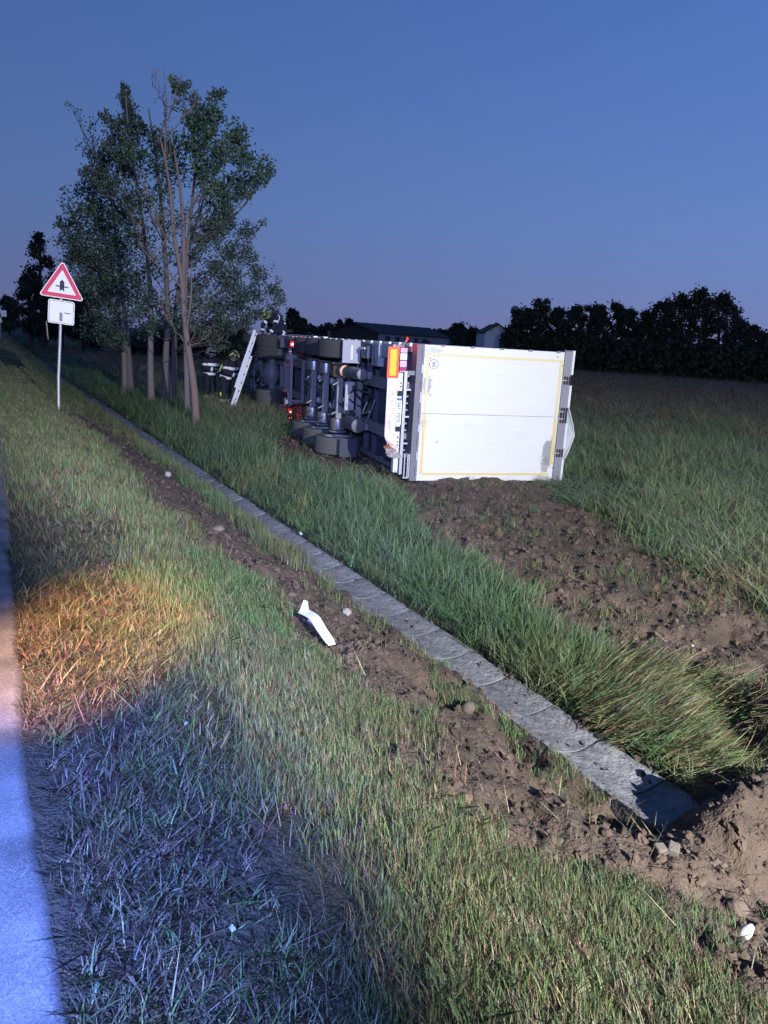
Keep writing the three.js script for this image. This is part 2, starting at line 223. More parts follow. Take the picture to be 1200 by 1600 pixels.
const trailer = thing('semi_trailer', 'white box semi-trailer tipped over on its right side in the torn-up field', 'semi-trailer', TRUCK_AT, TRUCK_TURN);
{
  const t = trailer, L = 13.6, H = 2.9;
  // box body
  tb('floor', t, mUnder, 0.0, 0.06, 0.02, 2.44, 0.06, L);
  tb('side_wall', t, mWhite, 0.06, H, 2.405, 2.45, 0.08, L); tb('side_wall', t, mWhite, 0.06, H, 0.0, 0.045, 0.08, L);
  tb('roof', t, mWhite, H + 0.003, H + 0.05, 0.0, 2.45, 0.08, L); tb('front_wall', t, mWhite, 0.06, H, 0.048, 2.402, L - 0.06, L);
  // rear doors: lower and upper leaf with grime
  const blobs = (x, list) => { for (const [cx, cy, rx, ry, a, sd] of list) { const r = rng(sd); x.fillStyle = `rgba(150,148,150,${a})`; x.beginPath(); for (let k = 0; k <= 40; k++) { const w = k / 40 * Math.PI * 2, q = 0.75 + 0.4 * vnoise(Math.cos(w) * 2.5 + sd, Math.sin(w) * 2.5 + sd); x[k ? 'lineTo' : 'moveTo'](cx + Math.cos(w) * rx * q, cy + Math.sin(w) * ry * q); } x.fill(); for (let k = 0; k < 26; k++) { x.beginPath(); x.arc(cx + (r() - 0.5) * rx * 2.3, cy + (r() - 0.5) * ry * 2.3, 2 + r() * 5, 0, 7); x.fill(); } } };
  const doorTex = (sd, list) => canvasTexture(1024, 448, (x, w, h) => {
    const r = rng(sd); x.fillStyle = '#f1f0ee'; x.fillRect(0, 0, w, h);
    for (let k = 0; k < 320; k++) { x.fillStyle = `rgba(${r() < 0.5 ? '140,130,118' : '255,255,255'},${0.004 + 0.012 * r()})`; x.beginPath(); x.ellipse(r() * w, r() * h, 20 + r() * 110, 6 + r() * 30, 0, 0, 7); x.fill(); }
    for (let k = 0; k < 40; k++) { x.fillStyle = `rgba(120,105,90,${0.05 + 0.12 * r()})`; x.fillRect(r() * w, r() * h, 1 + r() * 26, 1 + r() * 1.5); }
    for (let k = 0; k < 60; k++) { x.fillStyle = 'rgba(90,80,70,.4)'; x.beginPath(); x.arc(r() * w, r() * h, 0.6 + r() * 1.6, 0, 7); x.fill(); }
    blobs(x, list);
  });
  const W = 2.81, leaf = (w0, w1, tex) => {
    const d = new THREE.Group(); d.name = 'door'; t.add(d);
    tb('door_panel', d, mWhite, 0.0, W, w0, w1, -0.022, 0.04, 0.006);
    const pl = mesh('door_skin', new THREE.BoxGeometry(W - 0.03, w1 - w0 - 0.02, 0.004), [mWhite, mWhite, mWhite, mWhite, M(0.78, 0.775, 0.785, 0.5, { map: tex }), mWhite], d, [W / 2, (w0 + w1) / 2, 0.0255]);
    return d;
  };
  const lo = leaf(0.0, 1.232, doorTex(3, [[980, 250, 50, 95, 0.75, 5], [960, 330, 34, 60, 0.6, 8], [20, 60, 18, 40, 0.3, 3]]));
  const hi = leaf(1.236, 2.45, doorTex(9, [[26, 260, 30, 62, 0.55, 6], [60, 40, 60, 30, 0.25, 4]]));
  const mTape = M(0.68, 0.52, 0.2, 0.55), mTape2 = M(0.7, 0.58, 0.32, 0.55);
  tb('marking_tape', lo, mTape, 0.05, 0.105, 0.12, 1.22, -0.033, -0.0275, 0.002); tb('marking_tape', hi, mTape2, 0.05, 0.105, 1.245, 2.31, -0.033, -0.0275, 0.002);
  tb('marking_tape', hi, mTape2, 0.11, 2.71, 2.262, 2.312, -0.033, -0.0275, 0.002); tb('marking_tape', lo, mTape, 0.11, 2.71, 0.108, 0.152, -0.033, -0.0275, 0.002);
  tb('marking_tape', hi, mTape2, 2.72, 2.78, 1.245, 2.312, -0.033, -0.0275, 0.002); tb('marking_tape', lo, mTape, 2.72, 2.78, 0.32, 1.22, -0.033, -0.0275, 0.002);
  // speed disc
  const disc = canvasTexture(256, 256, (x) => { x.fillStyle = '#f2f2f0'; x.fillRect(0, 0, 256, 256); x.strokeStyle = '#20202a'; x.lineWidth = 15; x.beginPath(); x.arc(128, 128, 108, 0, 7); x.stroke(); x.fillStyle = '#20202a'; x.font = 'bold 118px sans-serif'; x.textAlign = 'center'; x.textBaseline = 'middle'; x.fillText('90', 128, 134); });
  const dg = new THREE.CylinderGeometry(0.098, 0.098, 0.004, 40); mesh('speed_disc', dg, [mWhite, M(1, 1, 1, 0.5, { map: disc }), mWhite], hi, [0.19, 2.115, 0.031], [Math.PI / 2, Math.PI, 0]).rotation.set(Math.PI / 2, 0, 0);
  for (const [h, w] of [[0.115, 2.215], [0.35, 0.72], [2.78, 2.2], [2.79, 0.26], [2.66, 2.36], [2.7, 0.06]]) tb('rivet', w > 1.23 ? hi : lo, mDark, h - 0.014, h + 0.014, w - 0.008, w + 0.008, -0.036, -0.027, 0.003);
  for (let k = 0; k < 5; k++) { tb('door_clip', lo, mFrame, 0.35 + k * 0.56, 0.43 + k * 0.56, -0.008, 0.02, -0.05, -0.023, 0.004); tb('door_clip', hi, mFrame, 0.3 + k * 0.58, 0.38 + k * 0.58, 2.43, 2.462, -0.05, -0.023, 0.004); }
  // rear frame: sill post on the underside edge, header at the roof edge
  const sill = tb('rear_frame', t, M(0.17, 0.155, 0.175, 0.55), -0.15, -0.012, 0.0, 2.45, -0.06, 0.2);
  for (let k = 0; k < 9; k++) tb('hinge', sill, k % 2 ? mPaleMetal : mFrame, 0.025, 0.062, -1.1 + k * 0.26, -0.97 + k * 0.26 + (k % 3) * 0.03, -0.165, -0.13, 0.006).position.z = 0.145;
  const head = tb('roof_frame', t, M(0.24, 0.23, 0.26, 0.5), W + 0.02, W + 0.18, 0.0, 2.47, -0.012, 0.3);
  for (const [w0, w1] of [[0.0, 0.42], [0.64, 1.12], [1.42, 1.84], [2.04, 2.49]]) tb('edge_strip', t, mWhite, W + 0.17, W + 0.22, w0, w1, -0.034, 0.3, 0.006);
  for (const w of [0.54, 1.2, 1.34, 1.93]) { for (let k = 0; k < 3; k++) tb('hinge_plate', head, mDark, -0.06 + k * 0.055, -0.03 + k * 0.055, w - 1.31, w - 1.16, 0, 0.03, 0.003).position.z = 0.165; tb('hinge_pin', head, mPaleMetal, -0.1, 0.0, w - 1.245, w - 1.22, 0, 0.03, 0.003).position.z = 0.17; }
  { // torn cladding sheet sticking out past the roof edge
    const g = new THREE.PlaneGeometry(1.06, 0.2, 24, 4), p = g.attributes.position; for (let i = 0; i < p.count; i++) { const u = p.getX(i) / 1.06 + 0.5, v = p.getY(i) / 0.2 + 0.5; const e = W + 0.215 + (1 - Math.abs(u * 2 - 0.95)) * 0.23 * (0.9 + 0.2 * vnoise(u * 6, 1)); p.setXYZ(i, mix(W + 0.19, e, v), 0.38 + u * 1.06, -0.045 + 0.03 * Math.sin(u * 9) * v - 0.03 * Math.sin(v * 3.14) + 0.02 * vnoise(u * 12, v * 3)); }
    g.computeVertexNormals(); mesh('torn_sheet', g, M(0.42, 0.44, 0.47, 0.6, { side: THREE.DoubleSide }), t);
    mesh('sheet_edge', tube(Array.from({ length: 25 }, (_, i) => { const u = i / 24; return V(W + 0.215 + (1 - Math.abs(u * 2 - 0.95)) * 0.23 * (0.9 + 0.2 * vnoise(u * 6, 1)), 0.38 + u * 1.06, -0.02 + 0.03 * Math.sin(u * 9)); }), Array(25).fill(0.012), 6), mWhite, t);
  }
  // chassis
  for (const w of [0.72, 1.62]) { const c = tb('chassis_rail', t, mFrame, -0.34, -0.02, w, w + 0.12, 0.25, 12.8, 0.01); tb('rail_flange', c, mFrame, -0.19, -0.165, -0.11, 0.11, -6.2, 6.2, 0.004); }
  for (let s = 0.6; s < 13; s += 0.62) tb('cross_member', t, mUnder, -0.12, -0.004, 0.05, 2.4, s, s + 0.08, 0.006);
  for (const w of [0.06, 2.3]) tb('side_rail', t, mFrame, -0.16, -0.004, w, w + 0.09, 0.22, 13.4);
  tb('belly_plate', t, mNavy, -0.2, -0.17, 0.2, 2.25, 0.5, 1.9); tb('belly_plate', t, mNavy, -0.22, -0.19, 0.85, 1.6, 6.6, 9.2);
  // running gear: three axles
  for (const [k, s] of [3.3, 4.6, 5.9].entries()) {
    const ax = new THREE.Group(); ax.name = 'axle'; t.add(ax);
    mesh('axle_beam', box(0.15, 1.5, 0.13, 0.025), mAxle, ax, [-0.66, 1.225, -s]);
    for (const d of [0, 1]) { const w = d ? 1.78 : 0.64; cyl('brake_drum', ax, d ? (k === 0 ? mBrass : mDrum) : mDrum, -0.66, w, s, 0.165, 0.26, 'w'); cyl('drum_flange', ax, mFrame, -0.66, d ? 1.94 : 0.48, s, 0.2, 0.05, 'w'); mesh('spring_arm', box(0.1, 0.09, 0.9, 0.02), mFrame, ax, [-0.5, d ? 1.66 : 0.77, -s - 0.15]); mesh('brake_lever', box(0.16, 0.03, 0.05, 0.01), mSteel, ax, [-0.78, d ? 1.52 : 0.9, -s + 0.12], [0, 0, 0.5]); cyl('brake_chamber', ax, mSteel, -0.55, d ? 1.5 : 0.95, s - 0.2, 0.085, 0.18, 's'); cyl('air_bellows', ax, mHose, -0.32, d ? 1.7 : 0.75, s - 0.42, 0.14, 0.26, 'h'); }
    wheel(t, -0.66, 0.2 + (k === 0 ? 0 : 0.02), s, -1, k === 0 ? mTyreDust : mTyreDust); wheel(t, -0.66, 2.25, s, 1, mTyre);
  }
  cyl('air_tank', t, M(0.1, 0.1, 0.11, 0.45), -0.6, 0.76, 2.25, 0.15, 0.7, 's'); cyl('air_tank', t, M(0.15, 0.15, 0.16, 0.45), -0.62, 1.8, 2.25, 0.12, 1.1, 's'); cyl('lift_bellows', t, mBrass, -0.66, 1.8, 3.0, 0.14, 0.3, 's'); cyl('air_tank', t, mDrum, -0.45, 1.78, 6.4, 0.1, 0.4, 's');
  tb('tank_bracket', t, mFrame, -0.46, -0.34, 0.66, 0.8, 2.0, 2.5); tb('tank_bracket', t, mFrame, -0.5, -0.34, 1.7, 1.85, 1.95, 2.4);
  tb('suspension_plate', t, M(0.42, 0.42, 0.43, 0.55), -0.7, -0.5, 1.0, 1.6, 2.66, 2.72); tb('suspension_plate', t, mAxle, -0.48, -0.36, 0.92, 1.64, 2.56, 2.62);
  pipe('air_hose', t, mHose, [[-0.36, 1.6, 2.0], [-0.55, 1.45, 2.5], [-0.62, 1.2, 2.9], [-0.55, 0.95, 3.2]], 0.016); pipe('air_hose', t, mSteel, [[-0.36, 0.9, 2.6], [-0.66, 1.12, 2.66], [-0.7, 1.24, 2.75], [-0.4, 1.5, 2.6]], 0.012);
  pipe('air_hose', t, mHose, [[-0.36, 1.4, 4.0], [-0.6, 1.3, 3.9], [-0.6, 1.0, 4.2], [-0.4, 0.9, 4.6]], 0.016); pipe('air_hose', t, mSteel, [[-0.36, 1.5, 5.2], [-0.6, 1.3, 5.3], [-0.55, 1.0, 5.5]], 0.014);
  { const r = rng(55); for (let k = 0; k < 26; k++) { const w = 0.55 + r() * 1.4, s = 1.9 + r() * 5.4; pipe('air_hose', t, r() < 0.5 ? mHose : mSteel, [[-0.3, w, s], [-0.45 - r() * 0.25, w + (r() - 0.5) * 0.3, s + (r() - 0.5) * 0.4], [-0.4 - r() * 0.25, w + (r() - 0.5) * 0.6, s + (r() - 0.5) * 0.8], [-0.32, w + (r() - 0.5) * 0.8, s + (r() - 0.5)]], 0.01 + r() * 0.012); }
    for (let k = 0; k < 16; k++) mesh('valve', box(0.06 + r() * 0.08, 0.05 + r() * 0.12, 0.06 + r() * 0.14, 0.012), [mAxle, mFrame, mSteel, mDrum][k % 4], t, [-0.4 - r() * 0.15, 0.5 + r() * 1.45, -1.8 - r() * 5.6], [r() * 0.4, r() * 0.4, r() * 0.4]); }
  // mudflap with a pale strip and grey guard boxes behind the upper wheels
  const mGuard = M(0.36, 0.36, 0.4, 0.6);
  const flap = tb('mudflap', t, mGuard, -0.82, -0.44, 1.98, 2.45, 2.56, 2.59); tb('flap_strip', flap, mWhite, -0.02, 0.03, -0.16, 0.13, 0, 0.01, 0.003).position.z = 0.02;
  tb('mudflap', t, mUnder, -0.8, -0.42, 0.02, 0.42, 2.54, 2.57);
  for (const [h0, h1, w0, w1, s0, s1, m] of [[-0.5, -0.26, 2.1, 2.36, 1.9, 2.3, mNavy], [-0.44, -0.2, 1.98, 2.42, 1.3, 1.75, mGuard], [-0.42, -0.2, 2.16, 2.42, 0.5, 1.2, mGuard], [-0.38, -0.16, 1.95, 2.14, 0.45, 1.15, mNavy]]) tb('guard_box', t, m, h0, h1, w0, w1, s0, s1, 0.02);
  tb('guard_rib', t, mUnder, -0.45, -0.43, 2.0, 2.38, 1.5, 1.55, 0.004);
  for (const s of [2.0, 2.2]) cyl('bolt', t, mPaleMetal, -0.515, 2.3, s, 0.03, 0.04, 'h');
  // aluminium side guards between the axles and the landing gear
  for (const w of [2.39, 0.03]) { for (const h of [-0.2, -0.46]) tb('side_guard', t, M(0.62, 0.62, 0.63, 0.4, { metalness: 0.4 }), h - 0.06, h + 0.06, w + (w > 1 ? 0.06 : 0), w + (w > 1 ? 0.1 : 0.04), 6.7, 10.0, 0.01); for (const s of [7.0, 8.4, 9.7]) tb('guard_post', t, mFrame, -0.54, -0.1, w - 0.03, w, s, s + 0.06, 0.006); }
  const mRefl = M(0.8, 0.8, 0.8, 0.4); for (let s = 0.5; s < 13.4; s += 0.62) tb('side_reflector', t, mRefl, -0.1, -0.05, 2.4, 2.462, s, s + 0.34, 0.003);
  const leg = (w) => { const g = new THREE.Group(); g.name = 'landing_leg'; t.add(g); mesh('leg_tube', box(0.72, 0.13, 0.13, 0.015), mSteel, g, [-0.4, w, -9.05]); mesh('leg_foot', box(0.04, 0.24, 0.26, 0.01), mFrame, g, [-0.78, w, -9.05]); }; leg(0.6); leg(1.85);
  tb('landing_gear_bar', t, mSteel, -0.66, -0.58, 0.5, 1.95, 8.96, 9.06); tb('landing_gear_bar', t, mFrame, -0.5, -0.42, 0.66, 1.8, 8.1, 8.2); pipe('gear_brace', t, mSteel, [[-0.6, 0.6, 9.0], [-0.4, 0.62, 8.5], [-0.15, 0.66, 7.9]], 0.025); pipe('gear_brace', t, mSteel, [[-0.6, 1.85, 9.0], [-0.4, 1.8, 8.5], [-0.15, 1.76, 7.9]], 0.025);
  // rear underrun guard with plates and lamps
  const ur = new THREE.Group(); ur.name = 'underrun_guard'; t.add(ur);
  const ptex = canvasTexture(128, 512, (x, w, h) => { const r = rng(41); x.fillStyle = '#e9e3e4'; x.fillRect(0, 0, w, h); for (let k = 0; k < 90; k++) { const c = r(); x.fillStyle = c < 0.6 ? `rgba(120,105,110,${0.1 + 0.2 * r()})` : `rgba(160,90,60,${0.08 + 0.15 * r()})`; x.beginPath(); x.ellipse(r() * w, h * (0.05 + 0.95 * r()), 3 + r() * 14, 4 + r() * 24, 0, 0, 7); x.fill(); } for (let k = 0; k < 40; k++) { x.fillStyle = `rgba(190,90,50,${0.15 + 0.3 * r()})`; x.beginPath(); x.ellipse(r() * w, h * (0.9 + 0.1 * r()), 4 + r() * 14, 4 + r() * 10, 0, 0, 7); x.fill(); } });
  const mPlate = M(1, 1, 1, 0.6, { map: ptex });
  { // dented dirty plate: bent at its lower end
    const g = new THREE.BoxGeometry(0.19, 1.28, 0.02, 6, 30, 1), p = g.attributes.position; for (let i = 0; i < p.count; i++) { const w = p.getY(i) + 1.21, q = sstep(0.85, 0.57, w); p.setX(i, p.getX(i) + q * (0.05 + 0.04 * vnoise(w * 20, p.getX(i) * 20))); p.setZ(i, p.getZ(i) + q * (vnoise(w * 14, p.getX(i) * 14 + 4) - 0.45) * 0.12 + (vnoise(w * 4, p.getX(i) * 6) - 0.5) * 0.012); p.setY(i, p.getY(i) + q * p.getX(i) * -0.5); }
    g.computeVertexNormals(); mesh('guard_plate', g, mPlate, ur, [-0.575, 1.21, 0.055]);
    const b = new THREE.BoxGeometry(0.2, 0.16, 0.05, 6, 6, 2), q = b.attributes.position; for (let i = 0; i < q.count; i++) { q.setX(i, q.getX(i) + 0.1 * (vnoise(q.getY(i) * 22, q.getZ(i) * 30) - 0.5) - q.getY(i) * 0.5); q.setZ(i, q.getZ(i) + (vnoise(q.getX(i) * 16, q.getY(i) * 16) - 0.4) * 0.13); } b.computeVertexNormals(); mesh('torn_metal', b, M(0.34, 0.3, 0.28, 0.6), ur, [-0.5, 0.52, 0.07]);
    const c = b.clone(); mesh('torn_metal', c, mRust, ur, [-0.6, 0.62, 0.075], [0.2, 0.1, 0.3]).scale.set(0.55, 0.7, 0.8);
  }
  tb('guard_beam', ur, M(0.7, 0.69, 0.7, 0.55), -0.475, -0.385, 0.16, 1.94, -0.062, 0.06); tb('guard_groove', ur, mDark, -0.386, -0.366, 0.16, 1.94, -0.05, 0.05, 0.003); tb('guard_rail', ur, mPaleMetal, -0.365, -0.305, 0.12, 1.98, -0.075, 0.05);
  for (const [w, d] of [[1.76, 0], [1.7, 0], [0.8, 0], [0.72, 0], [0.66, 0]]) cyl('bolt_hole', ur, mDark, -0.42 - d, w, -0.063, 0.015, 0.012, 's');
  for (const w of [1.58, 0.95]) tb('buffer', ur, mDark, -0.475, -0.395, w - 0.045, w + 0.045, -0.085, -0.06, 0.006);
  const plateTex = canvasTexture(512, 112, (x, w, h) => { x.fillStyle = '#f4f5f2'; x.fillRect(0, 0, w, h); x.fillStyle = '#3b63b8'; x.fillRect(0, 0, 44, h); x.strokeStyle = '#222'; x.lineWidth = 4; x.strokeRect(2, 2, w - 4, h - 4); x.fillStyle = '#15151c'; x.font = 'bold 92px sans-serif'; x.textBaseline = 'middle'; x.textAlign = 'left'; x.fillText('3AF', 62, 60); x.fillText('1975', 262, 60); });
  mesh('number_plate', new THREE.BoxGeometry(0.47, 0.1, 0.008), [mWhite, mWhite, mWhite, mWhite, M(1, 1, 1, 0.5, { map: plateTex }), mWhite], ur, [-0.43, 1.26, 0.069], [0, 0, -Math.PI / 2]);
  const mk = new THREE.Group(); mk.name = 'marking_plate'; t.add(mk); tb('plate_border', mk, M(0.75, 0.1, 0.04, 0.45), -0.69, -0.475, 1.84, 2.385, -0.066, -0.045, 0.004); tb('plate_face', mk, M(0.95, 0.52, 0.02, 0.4), -0.645, -0.525, 1.885, 2.34, -0.0705, -0.066, 0.002);
  const lc = new THREE.Group(); lc.name = 'tail_light_cluster'; t.add(lc); tb('lamp_housing', lc, mDark, -0.475, -0.31, 1.94, 2.38, -0.05, 0.06, 0.02); const mL = [M(0.75, 0.42, 0.5, 0.25), M(0.85, 0.82, 0.84, 0.2), M(0.75, 0.45, 0.52, 0.25), M(0.5, 0.05, 0.12, 0.25)];
  for (const [k, w0, w1] of [[0, 2.285, 2.37], [1, 2.16, 2.28], [2, 2.035, 2.15], [3, 1.985, 2.03], [2, 1.952, 1.98]]) tb('lamp_lens', lc, mL[k], -0.465, -0.335, w0, w1, -0.078, -0.05, 0.012);
  for (let k = 0; k < 12; k++) { const w = 0.55 + k * 0.12; tb('rope_hook', t, k % 4 === 1 ? mPaleMetal : mSteel, -0.3, -0.255 + (k % 4 === 1 ? 0.04 : 0), w, w + 0.035, -0.04, 0.03, 0.006); }
  tb('guard_arm', t, mFrame, -0.3, -0.05, 1.9, 1.98, 0.0, 0.15); tb('guard_arm', t, mFrame, -0.3, -0.05, 0.42, 0.5, 0.0, 0.15);
  for (const h of [-0.27, -0.21, -0.18]) tb('step_bar', t, mPaleMetal, h, h + 0.025, 0.06, 0.5, -0.06, -0.03, 0.006); tb('step_bar', t, mPaleMetal, -0.285, -0.17, 0.05, 0.08, -0.065, -0.03, 0.006);
  // marker lamps
  pipe('lamp_stalk', t, mPaleMetal, [[-0.42, 2.36, 0.05], [-0.38, 2.45, 0.0], [-0.345, 2.5, -0.03]], 0.012); pipe('lamp_stalk', t, mPaleMetal, [[-0.46, 2.36, 0.05], [-0.44, 2.42, 0.02], [-0.42, 2.46, 0]], 0.01);
  const mkLamp = mesh('marker_lamp', new THREE.SphereGeometry(0.026, 14, 10), glow(1, 0.03, 0.03, 2.2), t, [-0.34, 2.525, 0.03]); mkLamp.scale.set(0.8, 1.4, 0.8); redLamp(t, -0.34, 2.525, -0.03, 0.5);
  mesh('side_marker_lamp', new THREE.SphereGeometry(0.022, 12, 8), glow(1, 0.22, 0.05, 5), t, [-0.06, 0.1, -2.4]); tb('lamp_bracket', t, mFrame, -0.055, -0.02, 0.08, 0.12, 2.38, 2.44);
}
const tractor = thing('truck_tractor', 'overturned dark lorry tractor unit ahead of the trailer with two glowing red tail lamps', 'lorry', TRUCK_AT, TRUCK_TURN);
{
  const t = tractor, r = rng(12);
  for (const w of [0.78, 1.56]) tb('chassis_rail', t, mFrame, -0.58, -0.32, w, w + 0.1, 10.4, 16.6);
  for (const s of [10.5, 11.2, 13.0, 14.0]) tb('cross_member', t, mFrame, -0.54, -0.36, 0.88, 1.56, s, s + 0.1);
  const ra = new THREE.Group(); ra.name = 'drive_axle'; t.add(ra); mesh('axle_tube', tube([P(-0.66, 0.5, 12), P(-0.66, 0.9, 12), P(-0.66, 1.0, 12), P(-0.66, 1.25, 12), P(-0.66, 1.5, 12), P(-0.66, 1.6, 12), P(-0.66, 2.0, 12)], [0.12, 0.12, 0.2, 0.27, 0.2, 0.12, 0.12], 16), mAxle, ra); mesh('differential', rock(2, 0.26, 0.24, 0.28, 0.06), mAxle, ra, [-0.7, 1.22, -12.2]);
  for (const [w, o] of [[0.2, -1], [0.56, 1], [1.9, -1], [2.26, 1]]) wheel(t, -0.66, w, 12.0, o, w < 1 ? mTyreDust : mTyre);
  for (const [w, o] of [[0.24, -1], [2.22, 1]]) wheel(t, -0.66, w, 15.6, o, mTyre);
  const fa = new THREE.Group(); fa.name = 'front_axle'; t.add(fa); mesh('axle_beam', box(0.12, 1.7, 0.12, 0.03), mAxle, fa, [-0.66, 1.23, -15.6]); pipe('track_rod', fa, mSteel, [[-0.72, 0.5, 15.35], [-0.72, 1.2, 15.35], [-0.72, 1.95, 15.35]], 0.03);
  // engine, gearbox, propshaft and the jumble of tanks seen from below
  mesh('engine_block', rock(5, 0.42, 0.42, 0.85, 0.16, 3), M(0.16, 0.155, 0.16, 0.6), t, [-0.4, 1.22, -15.3]); mesh('gearbox', rock(8, 0.26, 0.3, 0.5, 0.18, 3), mAxle, t, [-0.52, 1.22, -13.9]); mesh('oil_sump', box(0.3, 0.5, 0.8, 0.06), M(0.12, 0.12, 0.13, 0.5), t, [-0.74, 1.2, -15.25]);
  pipe('propshaft', t, mSteel, [[-0.6, 1.22, 13.4], [-0.64, 1.22, 12.8], [-0.66, 1.22, 12.3]], 0.06);
  cyl('fuel_tank', t, M(0.3, 0.3, 0.31, 0.4, { metalness: 0.6 }), -0.42, 0.42, 13.65, 0.32, 1.5, 's'); cyl('fuel_tank', t, M(0.16, 0.16, 0.17, 0.45), -0.42, 2.08, 13.7, 0.32, 1.3, 's'); cyl('silencer', t, mRust, -0.62, 1.84, 14.0, 0.16, 0.6, 'w'); cyl('air_tank', t, mAxle, -0.66, 0.98, 13.1, 0.12, 0.6, 's'); cyl('air_tank', t, mAxle, -0.64, 1.46, 12.9, 0.12, 0.5, 's');
  for (let k = 0; k < 14; k++) { const w = 0.6 + r() * 1.3, s = 12.3 + r() * 3.6; pipe('hose', t, r() < 0.5 ? mHose : mSteel, [[-0.5, w, s], [-0.78 - r() * 0.15, w + (r() - 0.5) * 0.4, s + (r() - 0.5) * 0.5], [-0.74 - r() * 0.15, w + (r() - 0.5) * 0.8, s + (r() - 0.5) * 0.9], [-0.5, w + (r() - 0.5), s + (r() - 0.5)]], 0.018 + r() * 0.018); }
  for (let k = 0; k < 9; k++) mesh('bracket', box(0.1 + r() * 0.16, 0.06 + r() * 0.2, 0.1 + r() * 0.25, 0.02), [mAxle, mFrame, mSteel][k % 3], t, [-0.62 - r() * 0.2, 0.6 + r() * 1.3, -12.5 - r() * 3.4], [r(), r(), r()]);
  // mudguards over the drive wheels and brackets of the tail lamps
  const arc = (r0, a0, a1, len) => { const s = new THREE.Shape(); s.absarc(0, 0, r0, a0, a1); s.absarc(0, 0, r0 - 0.025, a1, a0, true); s.closePath(); return new THREE.ExtrudeGeometry(s, { depth: len, bevelEnabled: false, curveSegments: 20 }).rotateX(-Math.PI / 2); };
  for (const w of [0.02, 1.74]) mesh('mudguard', arc(0.62, -1.5, 1.5, 0.7), M(0.05, 0.05, 0.055, 0.6), t, [-0.66, w, -12.0]);
  for (const w of [0.04, 2.08]) mesh('mudguard', arc(0.64, -1.5, 1.5, 0.4), w > 1 ? M(0.3, 0.36, 0.45, 0.4) : M(0.05, 0.05, 0.055, 0.6), t, [-0.62, w, -15.6]);
  for (const w of [0.2, 2.22]) {
    const up = w > 1; tb('lamp_bracket', t, mSteel, -0.44, -0.34, up ? 1.66 : 0.32, up ? 2.1 : 0.78, 10.42, 10.5); tb('mudguard_end', t, up ? mUnder : mAxle, -0.62, -0.36, w - 0.14, w + 0.16, 10.9, 10.94);
    const g = new THREE.Group(); g.name = 'tail_lamp'; t.add(g); tb('lamp_housing', g, M(0.12, 0.012, 0.012, 0.4), -0.46, -0.3, w - 0.13, w + 0.12, 10.28, 10.36, 0.02); tb('lamp_lens', g, glow(0.5, 0.01, 0.015, 1), -0.44, -0.32, w - 0.1, w + 0.09, 10.255, 10.28, 0.01);
    mesh('lamp_bulb', new THREE.SphereGeometry(0.036, 14, 10), glow(1, 0.35, 0.28, 9), g, [-0.38, w - 0.01, -10.2]); redLamp(t, -0.38, w - 0.01, 10.2, 0.7);
  }
  // cab
  const cab = M(0.06, 0.075, 0.12, 0.35); mesh('cab', box(2.75, 2.44, 2.1, 0.12), cab, t, [1.0, 1.23, -15.75]); tb('cab_floor', t, mUnder, -0.42, -0.36, 0.1, 2.35, 14.75, 16.7); mesh('bumper', box(0.5, 2.4, 0.3, 0.06), cab, t, [-0.48, 1.23, -16.75]); tb('windscreen', t, M(0.02, 0.02, 0.025, 0.1), 0.8, 1.7, 0.15, 2.3, 16.79, 16.82, 0.01);
  tb('cab_step', t, mFrame, -0.78, -0.42, 2.12, 2.4, 14.35, 14.95, 0.04); tb('cab_step', t, mFrame, -0.78, -0.42, 0.06, 0.34, 14.35, 14.95, 0.04); tb('battery_box', t, mUnder, -0.7, -0.3, 1.9, 2.42, 12.75, 13.3, 0.03);
  mesh('mirror', box(0.5, 0.12, 0.24, 0.04), mDark, t, [0.6, 2.62, -16.6]); tb('grab_rail', t, mPaleMetal, 0.1, 1.4, 2.47, 2.5, 14.72, 14.75, 0.01);
}

// ------------------------------------------------------------------ grass
function tuftGeo(seed, n, h, spread, bend, width, lieAll = 0, colors, segs = 3) {
  const r = rng(seed), pos = [], nor = [], col = [], idx = [];
  for (let b = 0; b < n; b++) {
    const a = r() * 6.283, rr = spread * Math.sqrt(r()), x0 = Math.cos(a) * rr, z0 = Math.sin(a) * rr, hh = h * (0.45 + 0.75 * r()), dir = r() * 6.283, bd = bend * (0.3 + r()), w = width * (0.7 + 0.6 * r()), c = colors[Math.floor(r() * colors.length)], cv = 0.58 + 0.8 * r();
    const dx = Math.cos(dir), dz = Math.sin(dir), px = -dz, pz = dx, k0 = pos.length / 3;
    for (let s = 0; s <= segs; s++) {
      const t = s / segs, out = hh * (bd * t * t + lieAll * t), y = hh * t * (1 - 0.35 * bd * t) * (1 - 0.85 * lieAll), ww = w * (s === segs ? 0.12 : 1 - 0.55 * t * t);
      for (const sd of [-1, 1]) { pos.push(x0 + dx * out + px * ww * sd * 0.5, y - 0.01, z0 + dz * out + pz * ww * sd * 0.5); const nn = V(-dx * 0.9 + px * sd * 0.35, 0.32, -dz * 0.9 + pz * sd * 0.35).normalize(); nor.push(nn.x, nn.y, nn.z); col.push(c[0] * cv, c[1] * cv, c[2] * cv); }
      if (s) { const k = k0 + s * 2; idx.push(k - 2, k - 1, k, k - 1, k + 1, k); }
    }
  }
  const g = new THREE.BufferGeometry(); g.setAttribute('position', new THREE.Float32BufferAttribute(pos, 3)); g.setAttribute('normal', new THREE.Float32BufferAttribute(nor, 3)); g.setAttribute('color', new THREE.Float32BufferAttribute(col, 3)); g.setIndex(idx); return g;
}
